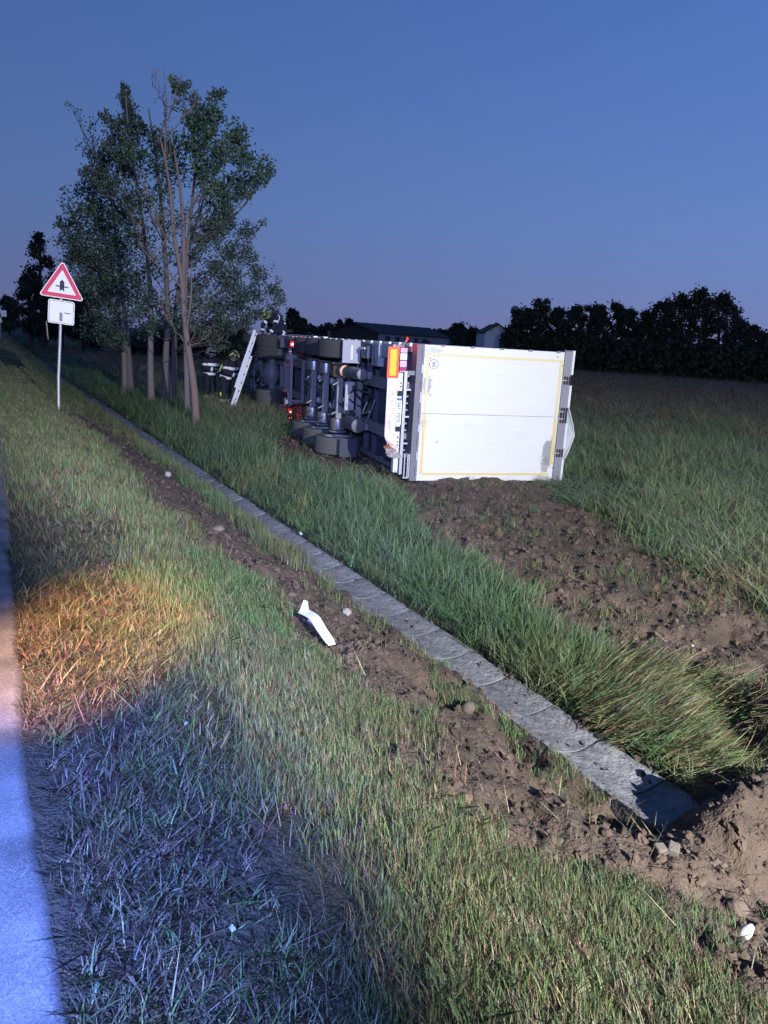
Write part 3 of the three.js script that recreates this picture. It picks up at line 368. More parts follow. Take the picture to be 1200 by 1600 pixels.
const G1 = [0.08, 0.135, 0.048], G2 = [0.066, 0.122, 0.056], G3 = [0.108, 0.148, 0.066], T1 = [0.18, 0.152, 0.094], T2 = [0.12, 0.1, 0.066], T3 = [0.26, 0.23, 0.155], B1 = [0.07, 0.056, 0.04], P1 = [0.125, 0.165, 0.095];
const mBlade = new THREE.MeshStandardMaterial({ vertexColors: true, roughness: 0.62, side: THREE.DoubleSide });
const heading = YAW, HALF = 37 * rad;
// walks jittered cells round the camera, cells growing with distance, and calls f(x, z, d, random)
function scatter(seed, d0, d1, cell0, dRef, pow, f) {
  const r = rng(seed); let d = d0;
  while (d < d1) {
    const c = cell0 * Math.max(1, (d / dRef) ** pow), n = Math.ceil(2 * HALF * d / c);
    for (let k = 0; k < n; k++) { const dd = d + r() * c, an = heading - HALF + (k + r()) / n * 2 * HALF; f(Math.sin(an) * dd, -Math.cos(an) * dd, dd, r); }
    d += c;
  }
}
class Patch { // instanced tufts of a few shapes under one named group
  constructor(name, label, geos) { this.geos = geos; this.m = geos.map(() => []); this.c = geos.map(() => []); this.group = new THREE.Group(); this.group.name = numbered(name); tag(this.group, label, 'grass', null, 'stuff'); }
  add(r, x, y, z, s, sy, lean, leanDir, tint) {
    const k = Math.floor(r() * this.geos.length), q = new THREE.Quaternion().setFromAxisAngle(V(Math.cos(leanDir), 0, Math.sin(leanDir)), lean).multiply(new THREE.Quaternion().setFromAxisAngle(V(0, 1, 0), r() * 6.283));
    this.m[k].push(new THREE.Matrix4().compose(V(x, y, z), q, V(s, sy, s))); this.c[k].push(tint);
  }
  done(name) {
    const col = new THREE.Color();
    this.geos.forEach((g, k) => { if (!this.m[k].length) return; const im = new THREE.InstancedMesh(g, mBlade, this.m[k].length); im.name = name; im.userData.kind = 'stuff'; this.m[k].forEach((m, i) => { im.setMatrixAt(i, m); im.setColorAt(i, col.setRGB(...this.c[k][i])); }); im.castShadow = im.receiveShadow = true; this.group.add(im); });
    scene.add(this.group); return this.m.reduce((a, b) => a + b.length, 0);
  }
}
const roadEdge = (z) => 0.015 + (z > -9 ? 0.09 * Math.exp((z + 1.2) / 1.2) : 0);
const seeds = (n, f) => Array.from({ length: n }, (_, k) => f(k));
const shoulder = new Patch('dry_shoulder_grass', 'dry sparse trampled grass and straw along the road edge', seeds(5, (k) => tuftGeo(100 + k, 12, 0.058, 0.034, 1.1, 0.0034, 0.25, k < 2 ? [T1, T2, G3, T3] : k < 4 ? [T2, B1, T1, B1] : [G3, G1, T1])));
const straw = new Patch('loose_straw', 'loose pale straws lying on the verge and bare soil', seeds(3, (k) => tuftGeo(150 + k, 3, 0.13, 0.04, 0.15, 0.0035, 0.97, [T3, T1, T2], 2)));
const mown = new Patch('mown_bank_grass', 'short mown green and yellowish grass on the bank beside the ditch', seeds(6, (k) => tuftGeo(200 + k, 17, 0.075, 0.042, 0.6, 0.0032, 0, k < 3 ? [G1, G2, G3, G1, T2] : k < 5 ? [G3, T2, T1, G1] : [T1, T2, B1, T3])));
const tall = new Patch('tall_ditch_grass', 'tall lush green grass between the concrete channel and the lorry', seeds(5, (k) => tuftGeo(300 + k, 14, 0.33, 0.06, 0.8, 0.0055, 0, [G1, G2, P1, G3, P1])));
const meadow = new Patch('meadow_grass', 'dense green meadow grass of the field beside and behind the trailer', seeds(5, (k) => tuftGeo(400 + k, 10, 0.46, 0.09, 0.55, 0.0065, 0, k < 3 ? [G2, G1, P1, G3] : [G1, G3, T2, P1])));
const flat = new Patch('flattened_grass', 'long flattened green and yellow grass lying over the end of the channel', seeds(4, (k) => { const g = tuftGeo(500 + k, 9, 0.34, 0.07, 0.18, 0.0055, 0.15, [G3, G1, T1, G3, T2]); return g; }));
const weeds = new Patch('broad_leaf_weeds', 'small broad-leaved weeds scattered among the mown bank grass', seeds(3, (k) => tuftGeo(600 + k, 8, 0.075, 0.012, 1.25, 0.02, 0.2, [G2, G1, G3], 4)));
const trailerLocal = (x, z) => { const dx = x - TRUCK_AT[0], dz = z - TRUCK_AT[2], c = Math.cos(8.5 * rad), s = Math.sin(8.5 * rad); return [dx * c + dz * s, dx * s - dz * c]; }; // [h, s]
const underLorry = (x, z) => { const [h, s] = trailerLocal(x, z); return s > -0.1 && s < 17.2 && h > -0.35 && h < 3.25; };
const jit = (r, t, a = 0.2) => [t[0] * (1 - a + 2 * a * r()), t[1] * (1 - a + 2 * a * r()), t[2] * (1 - a + 2 * a * r())];
scatter(11, 0.9, 120, 0.0235, 4.2, 0.86, (x, z, d, r) => { // road shoulder and bank
  if (x < roadEdge(z) + 0.012 || x > gutterX(z) - 0.27) return;
  const s = soilAmount(x, z), y = ground(x, z), fs = Math.max(1, (d / 4.5) ** 0.6), n = fbm(x * 1.1 + 50, z * 1.1, 3), n2 = fbm(x * 3.2, z * 3.2 + 30, 3);
  const crest = 0.78 + (n2 - 0.5) * 0.35, nearShoulder = sstep(-9.5, -6.5, z) ;
  if (x < crest && nearShoulder > r() * 0.9 + 0.05) {
    if (r() > -0.12 + 2.1 * n2 * n2 - 0.25 * sstep(-3.2, -2.6, z) * (1 - n) + (x < 0.1 ? -0.25 : 0) + 0.25 * sstep(-2.8, -4, z)) return;
    const g = sstep(0.42, 0.7, n); shoulder.add(r, x, y, z, fs * (0.8 + 0.7 * r()), 0.7 + 0.8 * r(), r() * 0.5, r() * 6.28, jit(r, [1, mix(0.9, 1.05, g), mix(0.95, 0.85, g)], 0.25)); return;
  }
  if (r() < s * 1.02 - 0.02) return;
  const near = clamp((x - crest) / 0.5), dry = clamp(0.42 + (n - 0.5) * 2.6 + (1 - near) * 0.35 - 0.3 * ell(x, z, 1.5, -4, 0.7, 3) + 0.2 * sstep(-3, -1.6, z) + (z < -7 ? 0.1 : 0));
  if (r() < 0.1 + 0.45 * (1 - near) * nearShoulder + 0.5 * sstep(0.5, 0.6, fbm(x * 2.6 + 9, z * 2.6, 4))) return;
  const pale = sstep(-5.5, -9, z) * sstep(1.9, 0.9, x); const tint = r() < pale * 0.8 ? [1.6, 1.45, 1.5] : dry > 0.62 + r() * 0.3 ? [1.2, 1.06, 1.0] : dry > 0.4 ? [1.1, 1.0, 0.98] : [0.88, 1.05, 0.9];
  if (n2 > 0.66 && r() < 0.05) { shoulder.add(r, x, y, z, fs * (0.9 + 0.5 * r()), 1.5 + r(), 0.2 * r(), r() * 6.28, jit(r, [1.5, 1.4, 1.3], 0.2)); return; }
  const hgt = (x > gutterX(z) - 0.7 && z < -7 ? 1.9 : 1) * (0.4 + 1.15 * n2 + 0.35 * r());
  mown.add(r, x, y, z, fs * (0.75 + 0.5 * r()), hgt * Math.min(1.4, fs), 0.25 * r(), r() * 6.28, jit(r, tint, 0.22));
});
scatter(12, 1, 40, 0.09, 5, 0.8, (x, z, d, r) => { // straws
  const inGutter = Math.abs(x - gutterX(z)) < 0.24; if (inGutter && r() < 0.25) { straw.add(r, x, -1.0 + 0.03 * r(), z, 0.6 + 0.6 * r(), 1.2, r() * 0.3, r() * 6.28, jit(r, [0.6, 0.55, 0.45], 0.3)); return; }
  if (x < roadEdge(z) + 0.05 || Math.abs(x - gutterX(z)) < 0.3 || x > 11 || underLorry(x, z)) return;
  const p = x < 0.9 ? 0.95 : soilAmount(x, z) > 0.4 ? 0.5 : 0.1; if (r() > p) return;
  straw.add(r, x, ground(x, z) + 0.012, z, (0.6 + 0.9 * r()) * Math.max(1, d / 9), 1.6, r() * 0.5, r() * 6.28, jit(r, [1, 1, 1], 0.3));
});
scatter(16, 1.2, 24, 0.16, 5, 0.8, (x, z, d, r) => {
  if (x < 1.0 || (Math.abs(x - gutterX(z)) < 0.34) || x > 7 || underLorry(x, z) || soilAmount(x, z) > 0.7 || r() > 1.1 * sstep(0.45, 0.7, fbm(x * 1.6 + 80, z * 1.6, 3))) return;
  weeds.add(r, x, ground(x, z) + 0.004, z, (0.6 + 0.8 * r()), 0.8 + 0.6 * r(), 0.15 * r(), r() * 6.28, jit(r, [0.95, 1, 0.9], 0.25));
});
scatter(15, 1, 14, 0.032, 4, 0.9, (x, z, d, r) => { // matted thatch and chaff on the shoulder
  if (x < roadEdge(z) + 0.015 || x > 1.0 || r() > 0.5 + 0.5 * fbm(x * 4, z * 4, 2)) return;
  straw.add(r, x, ground(x, z) + 0.008, z, (0.25 + 0.4 * r()) * Math.max(1, d / 6), 1.3, r() * 0.4, r() * 6.28, jit(r, [0.45, 0.42, 0.38], 0.4));
});
scatter(13, 2.2, 130, 0.055, 5, 0.84, (x, z, d, r) => { // beyond the channel
  const gx = gutterX(z); if (x < gx + 0.27 || underLorry(x, z)) return;
  const s = soilAmount(x, z), y = ground(x, z), fs = Math.max(1, (d / 5) ** 0.62), n = fbm(x * 0.8 + 7, z * 0.8, 3), td = trackDist(x, z);
  if (z > -1.9) return;
  const onSoil = s > 0.5; if (r() < sstep(0.25, 0.75, s) * (0.72 + 0.265 * sstep(0.35, 0.6, fbm(x * 2.3, z * 2.3 + 60, 3)))) return;
  if (onSoil) { mown.add(r, x, y, z, fs * (0.8 + 0.6 * r()), 0.7 + 1.6 * r(), 0.5 * r(), r() * 6.28, jit(r, r() < 0.5 ? [1.3, 1.1, 1] : [0.9, 1, 0.9], 0.25)); return; }
  const lying = ell(x, z, 4.25, -3.75, 0.55, 0.62, 0.3);
  if (lying > 0.35 && r() < 0.85) return;
  const edge = clamp((x - gx - 0.27) / 0.3), strip = x < gx + 2.2 + 1.2 * (n - 0.5) && x < 6.6;
  if (strip) {
    if (r() < 0.75 * sstep(0.52, 0.66, fbm(x * 1.9 + 40, z * 1.9, 3))) return;
    const hh = mix(0.5, 1, edge) * (0.7 + 0.6 * n) * (z < -12 ? 1.35 : 1) * mix(0.75, 1, clamp(td / 0.5 + 0.3)), yel = sstep(0.5, 0.75, fbm(x * 1.7, z * 1.7 + 90, 3));
    tall.add(r, x, y, z, fs * (0.7 + 0.5 * r()), hh * (0.8 + 0.4 * r()), 0.3 * r() + (td < 0.3 ? 0.25 : 0), 4.5 + (r() - 0.5) * 1.2, jit(r, [mix(0.95, 1.35, yel), mix(1.02, 1.1, yel), mix(1, 0.9, yel)], 0.2));
  } else {
    const [h, sl] = trailerLocal(x, z), crush = sl > -1.9 && sl < 0.2 && h > -0.5 && h < 4.0 ? 0.35 : 1, dd = d > 22 ? 0.9 : 1, hh = (0.55 + 0.75 * n) * crush * mix(0.55, 1, clamp(td / 0.9)) * mix(0.7, 1.05, clamp((d - 9) / 8));
    const dry = sstep(18, 55, d) * 0.85 + sstep(0.55, 0.8, fbm(x * 0.35 + 3, z * 0.35, 3)) * 0.5;
    meadow.add(r, x, y, z, fs * (0.75 + 0.55 * r()) * dd, hh * (0.8 + 0.4 * r()), 0.28 * r(), r() * 6.28, jit(r, [mix(1.45, 2.7, dry), mix(1.42, 1.25, dry), mix(1.5, 1.35, dry)], 0.18));
  }
});
{ // grass combed flat towards the pit, hanging over the end of the channel
  const r = rng(14); for (let k = 0; k < 1050; k++) {
    const a = r() * 6.283, q = Math.sqrt(r()) * (0.7 + 0.55 * r()), x = 4.18 + Math.cos(a) * q * 0.62, z = -3.78 + Math.sin(a) * q * 0.72; if (x < gutterX(z) + 0.2) continue;
    const dir = V(0.75, 0, 0.55 + 0.5 * (r() - 0.5)).normalize(), lean = 0.85 + 0.65 * r(); // bends towards dir
    flat.add(r, x, ground(x, z) + 0.02 + 0.03 * r(), z, 0.8 + 0.5 * r(), 0.8 + 0.6 * r(), lean, Math.atan2(-dir.x, dir.z) + (r() - 0.5) * 1.5, jit(r, r() < 0.65 ? [1.0, 1.05, 0.9] : [1.4, 1.2, 1.0], 0.25));
  }
}
console.log('grass', shoulder.done('blades'), straw.done('straws'), mown.done('blades'), tall.done('blades'), meadow.done('blades'), flat.done('blades'), weeds.done('leaves'));

// ------------------------------------------------------------------ clods and stones
{
  const geos = seeds(6, (k) => { const g = rock(20 + k, 1, 0.6, 0.85, 0.9, k % 2 ? 1 : 2).toNonIndexed(); g.computeVertexNormals(); return g; }), mats = M(1, 1, 1, 0.97), lists = geos.map(() => []), r0 = rng(31), col = new THREE.Color();
  scatter(32, 1.2, 26, 0.045, 5, 0.7, (x, z, d, r) => {
    const gd = Math.abs(x - gutterX(z)); if (gd < 0.26 && z < -2.75 && r() < 0.06 + 0.5 * sstep(0.12, 0.24, gd) * sstep(0.42, 0.6, fbm(x * 2, z * 1.3 + 31, 3))) { const sz = 0.006 + 0.022 * r() * r(); lists[Math.floor(r() * 6)].push([new THREE.Matrix4().compose(V(x, -1.033 + 0.03 * (gd / 0.23) ** 2 + sz * 0.3, z), new THREE.Quaternion().setFromEuler(new THREE.Euler(r(), r() * 6.28, r())), V(sz, sz * 0.7, sz)), soilTint(x + 2, z)]); return; }
    if (x < 0.9 || (gd < 0.3 && z < -2.75) || underLorry(x, z)) return; const s = soilAmount(x, z); if (r() > s * 0.75 - 0.15) return;
    const big = r() ** 3.2, sz = (0.006 + 0.028 * big) * Math.max(1, (d / 7) ** 0.5); lists[Math.floor(r() * 6)].push([new THREE.Matrix4().compose(V(x, ground(x, z) + sz * 0.25, z), new THREE.Quaternion().setFromEuler(new THREE.Euler(r() * 0.8, r() * 6.28, r() * 0.8)), V(sz, sz, sz)), ((c) => { const k = 0.8 + 0.4 * r(); return c.map((v) => v * k); })(soilTint(x, z))]);
  });
  const g = new THREE.Group(); g.name = numbered('soil_clods'); tag(g, 'crumbly brown clods of earth strewn over the torn-up soil', 'soil', null, 'stuff');
  geos.forEach((q, k) => { const im = new THREE.InstancedMesh(q, mats, lists[k].length); im.name = 'clods'; im.userData.kind = 'stuff'; lists[k].forEach(([m, c], i) => { im.setMatrixAt(i, m); im.setColorAt(i, col.setRGB(...c)); }); im.castShadow = im.receiveShadow = true; g.add(im); }); scene.add(g);
}
{
  const onGround = (px, py, h) => { let p = null; for (let k = 0; k < 14; k++) { const d = at(px, py, 1).sub(V(0, EYE, 0)), t = (h - EYE) / d.y; p = V(d.x * t, h, d.z * t); h = ground(p.x, p.z); } return p; };
  const stone = (name, label, cat, px, py, sx, sy, sz, c, sd, rough = 0.2, turn = 0) => { const p = onGround(px, py, -0.7), m = mesh(name, rock(sd, sx, sy, sz, rough, 3), M(...c, 0.9), scene, [p.x, p.y + sy * 0.6, p.z], [0.1, turn, 0.08]); return tag(m, label, cat); };
  const squarish = (sd, s) => { const g = new RoundedBoxGeometry(s, s * 0.75, s * 0.9, 3, s * 0.16), p = g.attributes.position; for (let i = 0; i < p.count; i++) { const n = 1 + 0.14 * (fbm(p.getX(i) * 22 + sd, p.getZ(i) * 22 + p.getY(i) * 15, 2) - 0.5); p.setXYZ(i, p.getX(i) * n, p.getY(i) * n, p.getZ(i) * n); } g.computeVertexNormals(); return g; };
  for (const [px, py, sd, l] of [[1030, 1334, 3, 'squarish brown stone below the channel end, left one of the pair'], [1051, 1333, 7, 'squarish brown stone below the channel end, right one of the pair']]) { const p = onGround(px, py, -0.75); tag(mesh('stone', squarish(sd, 0.062), M(0.17, 0.14, 0.115, 0.9), scene, [p.x, p.y + 0.025, p.z], [0.25, sd, 0.1]), l, 'stone'); }
  stone('stone', 'flat whitish stone lying in the soil near the right edge', 'stone', 1166, 1459, 0.062, 0.018, 0.026, [0.55, 0.53, 0.52], 11, 0.2, 0.3);
  stone('stone', 'rounded brown clod of earth in the hole beside the channel', 'clod', 731, 1112, 0.055, 0.05, 0.05, [0.13, 0.1, 0.08], 13, 0.25);
  stone('stone', 'pale grey stone on the soil above the white fender piece', 'stone', 541, 960, 0.045, 0.035, 0.04, [0.3, 0.28, 0.26], 15, 0.25);
  stone('stone', 'small grey stone beside the channel left of the white block', 'stone', 262, 744, 0.06, 0.05, 0.06, [0.32, 0.31, 0.3], 17, 0.25);
  stone('stone', 'low brown stone at the lower bank under the white block', 'stone', 340, 830, 0.08, 0.045, 0.07, [0.16, 0.135, 0.115], 19, 0.3);
  stone('stone', 'buff lump of dry earth at the right edge by the second channel piece', 'clod', 1150, 1425, 0.05, 0.03, 0.045, [0.15, 0.11, 0.08], 23, 0.6);
  { const p = onGround(323, 781, -0.95); tag(mesh('concrete_block', squarish(5, 0.15), M(0.5, 0.5, 0.51, 0.85), scene, [p.x, p.y + 0.05, p.z], [0.3, 0.5, 0.35]), 'whitish broken concrete block lying against the channel edge', 'concrete block'); }
  const scrap = (label, px, py, w, h, c, sd) => { const p = onGround(px, py, -0.3), g = new THREE.BoxGeometry(w, 0.004, h, 5, 1, 4), q = g.attributes.position; for (let i = 0; i < q.count; i++) q.setY(i, q.getY(i) + 0.25 * w * (vnoise(q.getX(i) / w * 2 + sd, q.getZ(i) / h * 2) - 0.3)); g.computeVertexNormals(); tag(mesh('litter_scrap', g, M(...c, 0.6), scene, [p.x, p.y + 0.02, p.z], [0.3, sd, 0.2]), label, 'litter'); };
  scrap('tiny white scrap of litter in the dark grass at the bottom left', 363, 1460, 0.018, 0.014, [0.75, 0.75, 0.78], 2); scrap('small white scrap on the torn soil at the right', 1082, 1012, 0.03, 0.02, [0.8, 0.8, 0.8], 4); scrap('small pale scrap of paper below the amber-lit grass', 291, 1137, 0.014, 0.016, [0.6, 0.58, 0.55], 6); scrap('small white scrap in the tall grass right of the channel', 470, 836, 0.05, 0.04, [0.7, 0.72, 0.74], 8);
  // curved white piece of a broken fender
  const p = onGround(492, 985, -0.6), f = thing('fender_piece', 'curved white broken plastic fender piece lying on the dark soil', 'car part', [p.x, p.y, p.z], 0);
  const strip = (n, fw, fp) => { const pos = [], idx = []; for (let i = 0; i <= n; i++) { const t = i / n, c = fp(t), w = fw(t); for (const [sx, sy] of [[-1, 0], [1, 0], [1, 0.006], [-1, 0.006]]) { const v = c.clone().add(V(sx * w * 0.8, sy - Math.abs(sx) * 0.004 + (sx > 0 ? -0.018 : 0.0), -sx * w * 0.5)); pos.push(v.x, v.y, v.z); } if (i) for (let k = 0; k < 4; k++) { const a = (i - 1) * 4 + k, b = (i - 1) * 4 + (k + 1) % 4; idx.push(a, b, a + 4, b, b + 4, a + 4); } } idx.push(0, 1, 2, 0, 2, 3, n * 4, n * 4 + 2, n * 4 + 1, n * 4, n * 4 + 3, n * 4 + 2); const g = new THREE.BufferGeometry(); g.setAttribute('position', new THREE.Float32BufferAttribute(pos, 3)); g.setIndex(idx); return g.toNonIndexed(); };
  const A = at(474, 968, 6.1), Bp = at(489, 974, 6.0), C = at(503, 988, 5.85), D = at(519, 1006, 5.7), cv = new THREE.CatmullRomCurve3([A, Bp, C, D].map((v, i) => V(v.x - p.x, Math.max(0.02, ground(v.x, v.z) - p.y + [0.1, 0.12, 0.09, 0.03][i]), v.z - p.z)));
  const sg = strip(24, (t) => mix(0.075, 0.06, t) * (t > 0.93 ? 0.85 : 1), (t) => cv.getPoint(t)); sg.computeVertexNormals(); const mF = M(0.78, 0.79, 0.83, 0.4); mesh('fender_strip', sg, mF, f);
  const q0 = cv.getPoint(0); const sh = new THREE.Shape(); sh.moveTo(-0.05, 0); sh.lineTo(0.045, 0.02); sh.lineTo(0.05, 0.09); sh.lineTo(0.02, 0.105); sh.closePath(); mesh('fender_flange', new THREE.ExtrudeGeometry(sh, { depth: 0.006, bevelEnabled: true, bevelSize: 0.003, bevelThickness: 0.003, bevelSegments: 1 }), mF, f, [q0.x + 0.0, q0.y - 0.03, q0.z], [-0.5, 0.3, 0.0]);
  for (let k = 0; k < 4; k++) mesh('broken_clip', box(0.012, 0.012, 0.1 - k * 0.015, 0.003), k % 2 ? mF : M(0.1, 0.1, 0.12, 0.6), f, [q0.x + 0.0 + k * 0.025, 0.05, q0.z + 0.11 + k * 0.012], [0.5, 0.6, 0]);
}

// ------------------------------------------------------------------ trees
const barkMap = (() => { const tn = tileNoise(31); return noiseTexture(128, (u, v) => { const q = 0.55 + 0.3 * (0.6 * tn(u, v, 16) + 0.4 * tn(u, v, 48)) - 0.15; return [q, q * 0.97, q * 0.94]; }, true); })();
const mBark = M(0.15, 0.125, 0.115, 0.9), mBarkGrey = M(0.18, 0.155, 0.145, 0.9), mBarkBare = M(0.19, 0.135, 0.115, 0.9), mTwig = M(0.09, 0.072, 0.066, 0.9);
const leafMat = (r, g, b) => new THREE.MeshStandardMaterial({ color: new THREE.Color().setRGB(r, g, b), vertexColors: true, roughness: 0.7, side: THREE.DoubleSide });
const mLeafA = leafMat(0.054, 0.1, 0.06), mLeafB = leafMat(0.06, 0.095, 0.072);
class Leaves {
  constructor() { this.p = []; this.n = []; this.c = []; }
  add(p, s, r, up = 0.3) {
    const a = V(r() - 0.5, r() - 0.5, r() - 0.5).normalize(), b = V(r() - 0.5, r() - 0.5, r() - 0.5).cross(a).normalize(), n = b.clone().cross(a), k = 0.45 + 1.1 * r(), f = n.clone().multiplyScalar(-s * 0.18);
    const q = [p.clone().addScaledVector(a, -s * 0.55), p.clone().addScaledVector(b, s * 0.4).add(f), p.clone().addScaledVector(a, s * 0.6), p.clone().addScaledVector(b, -s * 0.4).add(f)];
    for (const i of [0, 1, 2, 0, 2, 3]) { this.p.push(q[i].x, q[i].y, q[i].z); this.n.push(n.x, n.y, n.z); this.c.push(k, k, k * 0.95); }
  }
  geo() { const g = new THREE.BufferGeometry(); g.setAttribute('position', new THREE.Float32BufferAttribute(this.p, 3)); g.setAttribute('normal', new THREE.Float32BufferAttribute(this.n, 3)); g.setAttribute('color', new THREE.Float32BufferAttribute(this.c, 3)); return g; }
}
function limb(r, a, b, ra, rb, sag = 0.2, n = 7) { // crooked branch from a to b
  const pts = [], len = a.distanceTo(b); for (let i = 0; i <= n; i++) { const t = i / n, p = a.clone().lerp(b, t); p.y += Math.sin(t * Math.PI) * -sag * len * 0.3 ; const w = Math.sin(t * Math.PI) * len * 0.05; p.x += (r() - 0.5) * w * 2; p.z += (r() - 0.5) * w * 2; p.y += (r() - 0.5) * w; pts.push(p); }
  return { pts, geo: tube(pts, pts.map((_, i) => mix(ra, rb, i / n)), 5) };
}
// a roadside tree whose boughs end in leafy clumps; trunk: [px, py] up the trunk; clumps: [px, py, radius px, leafiness]
function roadsideTree(o) {
  const r = rng(o.seed), root = V(...o.base), toLocal = (v) => v.clone().sub(root);
  const t = thing('roadside_tree', o.label, 'tree', o.base, 0, 'trees in the roadside row');
  const D = root.clone().sub(V(0, EYE, 0)).dot(FWD), S = D / FPX;
  const tr = o.trunk.map(([px, py], i) => (i === 0 ? V(0, -0.25, 0) : toLocal(at(px, py, D + (o.lean ?? 0) * i))));
  const curve = new THREE.CatmullRomCurve3(tr), N = 26, tp = curve.getPoints(N);
  const R = (u) => mix(o.r, o.rTop ?? 0.02, Math.pow(u, 0.85)) + o.r * 0.55 * Math.exp(-u * 40);
  mesh('trunk', tube(tp, tp.map((_, i) => R(i / N) * (0.95 + 0.1 * r())), 10), o.bark ?? mBark, t);
  const wood = [], leaves = new Leaves();
  for (const s of o.stems ?? []) { // further main stems forking off
    const sp = s.pts.map(([px, py, dz]) => toLocal(at(px, py, D + (dz ?? 0)))), c = new THREE.CatmullRomCurve3(sp).getPoints(16); mesh('stem', tube(c, c.map((_, i) => mix(s.r0, s.r1, i / 16)), 8), o.bark ?? mBark, t); s.c = c;
  }
  const sources = [tp.slice(6), ...(o.stems ?? []).map((s) => s.c)];
  for (const [px, py, rp, leafy, dz] of o.clumps) {
    const c = toLocal(at(px, py, D + (dz ?? (r() - 0.5) * 3.2))), rad3 = rp * S;
    let best = null, bd = 1e9; for (const src of sources) src.forEach((p, i) => { const hor = Math.hypot(p.x - c.x, p.z - c.z), want = c.y - hor * 0.75 - 0.3, d = Math.abs(p.y - want) + hor * 0.35; if (d < bd) { bd = d; best = p; } });
    const len = best.distanceTo(c), L = limb(r, best, c, Math.min(0.036, 0.009 + len * 0.008), 0.006, 0.25); wood.push(L.geo);
    const nt = o.bare ? 7 : 5;
    for (let k = 0; k < nt; k++) { const st = L.pts[3 + Math.floor(r() * 5)], dir = V(r() - 0.5, r() * 0.8 - 0.15, r() - 0.5).normalize(), e = k < nt - 2 ? c.clone().addScaledVector(dir, rad3 * (0.7 + 0.5 * r())) : st.clone().addScaledVector(dir, rad3 * (0.8 + r())); const w = limb(r, st, e, 0.008, 0.0035, 0.1, 4); wood.push(w.geo);
      const m = Math.round(34 * leafy); for (let j = 0; j < m; j++) { const q = w.pts[1 + Math.floor(r() * 4)].clone().lerp(e, r() * 0.5); q.add(V(r() - 0.5, r() - 0.6, r() - 0.5).multiplyScalar(rad3 * 0.7)); leaves.add(q, o.leaf ?? 0.092, r); } }
    const m = Math.round(230 * leafy * Math.min(2, (rad3 / 0.5) ** 2)); for (let j = 0; j < m; j++) { const q = V(r() + r() + r() - 1.5, (r() + r() + r() - 1.5) * 0.9, r() + r() + r() - 1.5).multiplyScalar(rad3 * 0.74).add(c); leaves.add(q, o.leaf ?? 0.092, r); }
  }
  if (wood.length) mesh('branches', merged(wood), o.twig ?? mTwig, t).userData.kind = 'stuff';
  if (leaves.p.length) mesh('crown', leaves.geo(), o.leafMat ?? mLeafA, t).userData.kind = 'stuff';
  return t;
}
const gy = (x, z, d = 0) => [x, ground(x, z) + d, z];
roadsideTree({ seed: 1, label: 'nearest tree of the row with a bare brown forked trunk and few leaves', base: gy(4.45, -19.5), r: 0.1, rTop: 0.022, bark: mBarkBare, bare: true, twig: mBarkBare, leaf: 0.06,
  trunk: [[308, 665], [303, 605], [292, 530], [287, 480], [284, 440], [271, 360], [266, 300], [258, 250], [250, 215]], stems: [{ pts: [[285, 450, 0], [287, 400, 0.2], [285, 330, 0.3], [278, 270, 0.3], [272, 235, 0.3]], r0: 0.07, r1: 0.02 }, { pts: [[290, 520, 0], [298, 470, -0.3], [299, 410, -0.4]], r0: 0.035, r1: 0.01 }, { pts: [[284, 450, 0], [262, 425, -0.4], [236, 405, -0.8], [215, 378, -1]], r0: 0.03, r1: 0.008 }, { pts: [[262, 290, 0.2], [258, 230, 0.3], [260, 170, 0.3], [256, 110, 0.3]], r0: 0.03, r1: 0.008 }],
  clumps: [[236, 395, 22, 0.12], [215, 350, 22, 0.1], [240, 330, 20, 0.08], [300, 330, 20, 0.1], [318, 290, 22, 0.1], [225, 285, 20, 0.1], [255, 150, 22, 0.04], [236, 120, 18, 0.0], [280, 125, 16, 0.02], [310, 150, 14, 0.02], [318, 470, 20, 0.15], [250, 470, 20, 0.15], [330, 520, 18, 0.15], [262, 205, 18, 0.1]] });
roadsideTree({ seed: 2, label: 'slim grey tree right behind the nearest bare brown tree of the row', base: gy(4.95, -22.9), r: 0.09, trunk: [[292, 640], [291, 560], [289, 480], [292, 400], [300, 320], [305, 250], [300, 190]], bark: mBarkGrey, leafMat: mLeafA,
  clumps: [[338, 150, 15, 0.9], [337, 178, 18, 1], [328, 205, 24, 1], [300, 195, 22, 0.9], [318, 185, 20, 1], [345, 240, 22, 0.9], [373, 208, 20, 0.9], [380, 245, 26, 1], [405, 265, 20, 1], [424, 270, 12, 0.9], [370, 285, 24, 0.9], [347, 320, 28, 0.8], [378, 300, 14, 0.7], [320, 260, 28, 0.9], [330, 290, 26, 0.8], [310, 230, 26, 0.8], [372, 225, 16, 0.9], [392, 280, 18, 0.9], [281, 140, 16, 0.8], [300, 155, 15, 0.8], [270, 130, 9, 0.4]] });
roadsideTree({ seed: 3, label: 'tree with its trunk third from the right whose boughs hang over the firefighters', base: gy(5.15, -26.0), r: 0.12, trunk: [[270, 628], [272, 560], [275, 480], [290, 400], [310, 340], [325, 280]], bark: mBark, leafMat: mLeafB,
  clumps: [[385, 362, 18, 0.8], [410, 350, 10, 0.25], [355, 350, 26, 0.9], [330, 370, 28, 0.8], [362, 395, 26, 0.9], [390, 400, 20, 0.8], [405, 430, 22, 1], [430, 455, 18, 1], [437, 470, 10, 0.9], [395, 460, 24, 0.9], [372, 483, 24, 0.9], [360, 440, 28, 0.9], [340, 420, 28, 0.8], [350, 500, 22, 0.8], [385, 502, 18, 0.8], [330, 480, 28, 0.7], [320, 510, 24, 0.7], [310, 440, 26, 0.6], [345, 540, 14, 0.35], [400, 490, 14, 0.8], [370, 460, 24, 0.9]] });
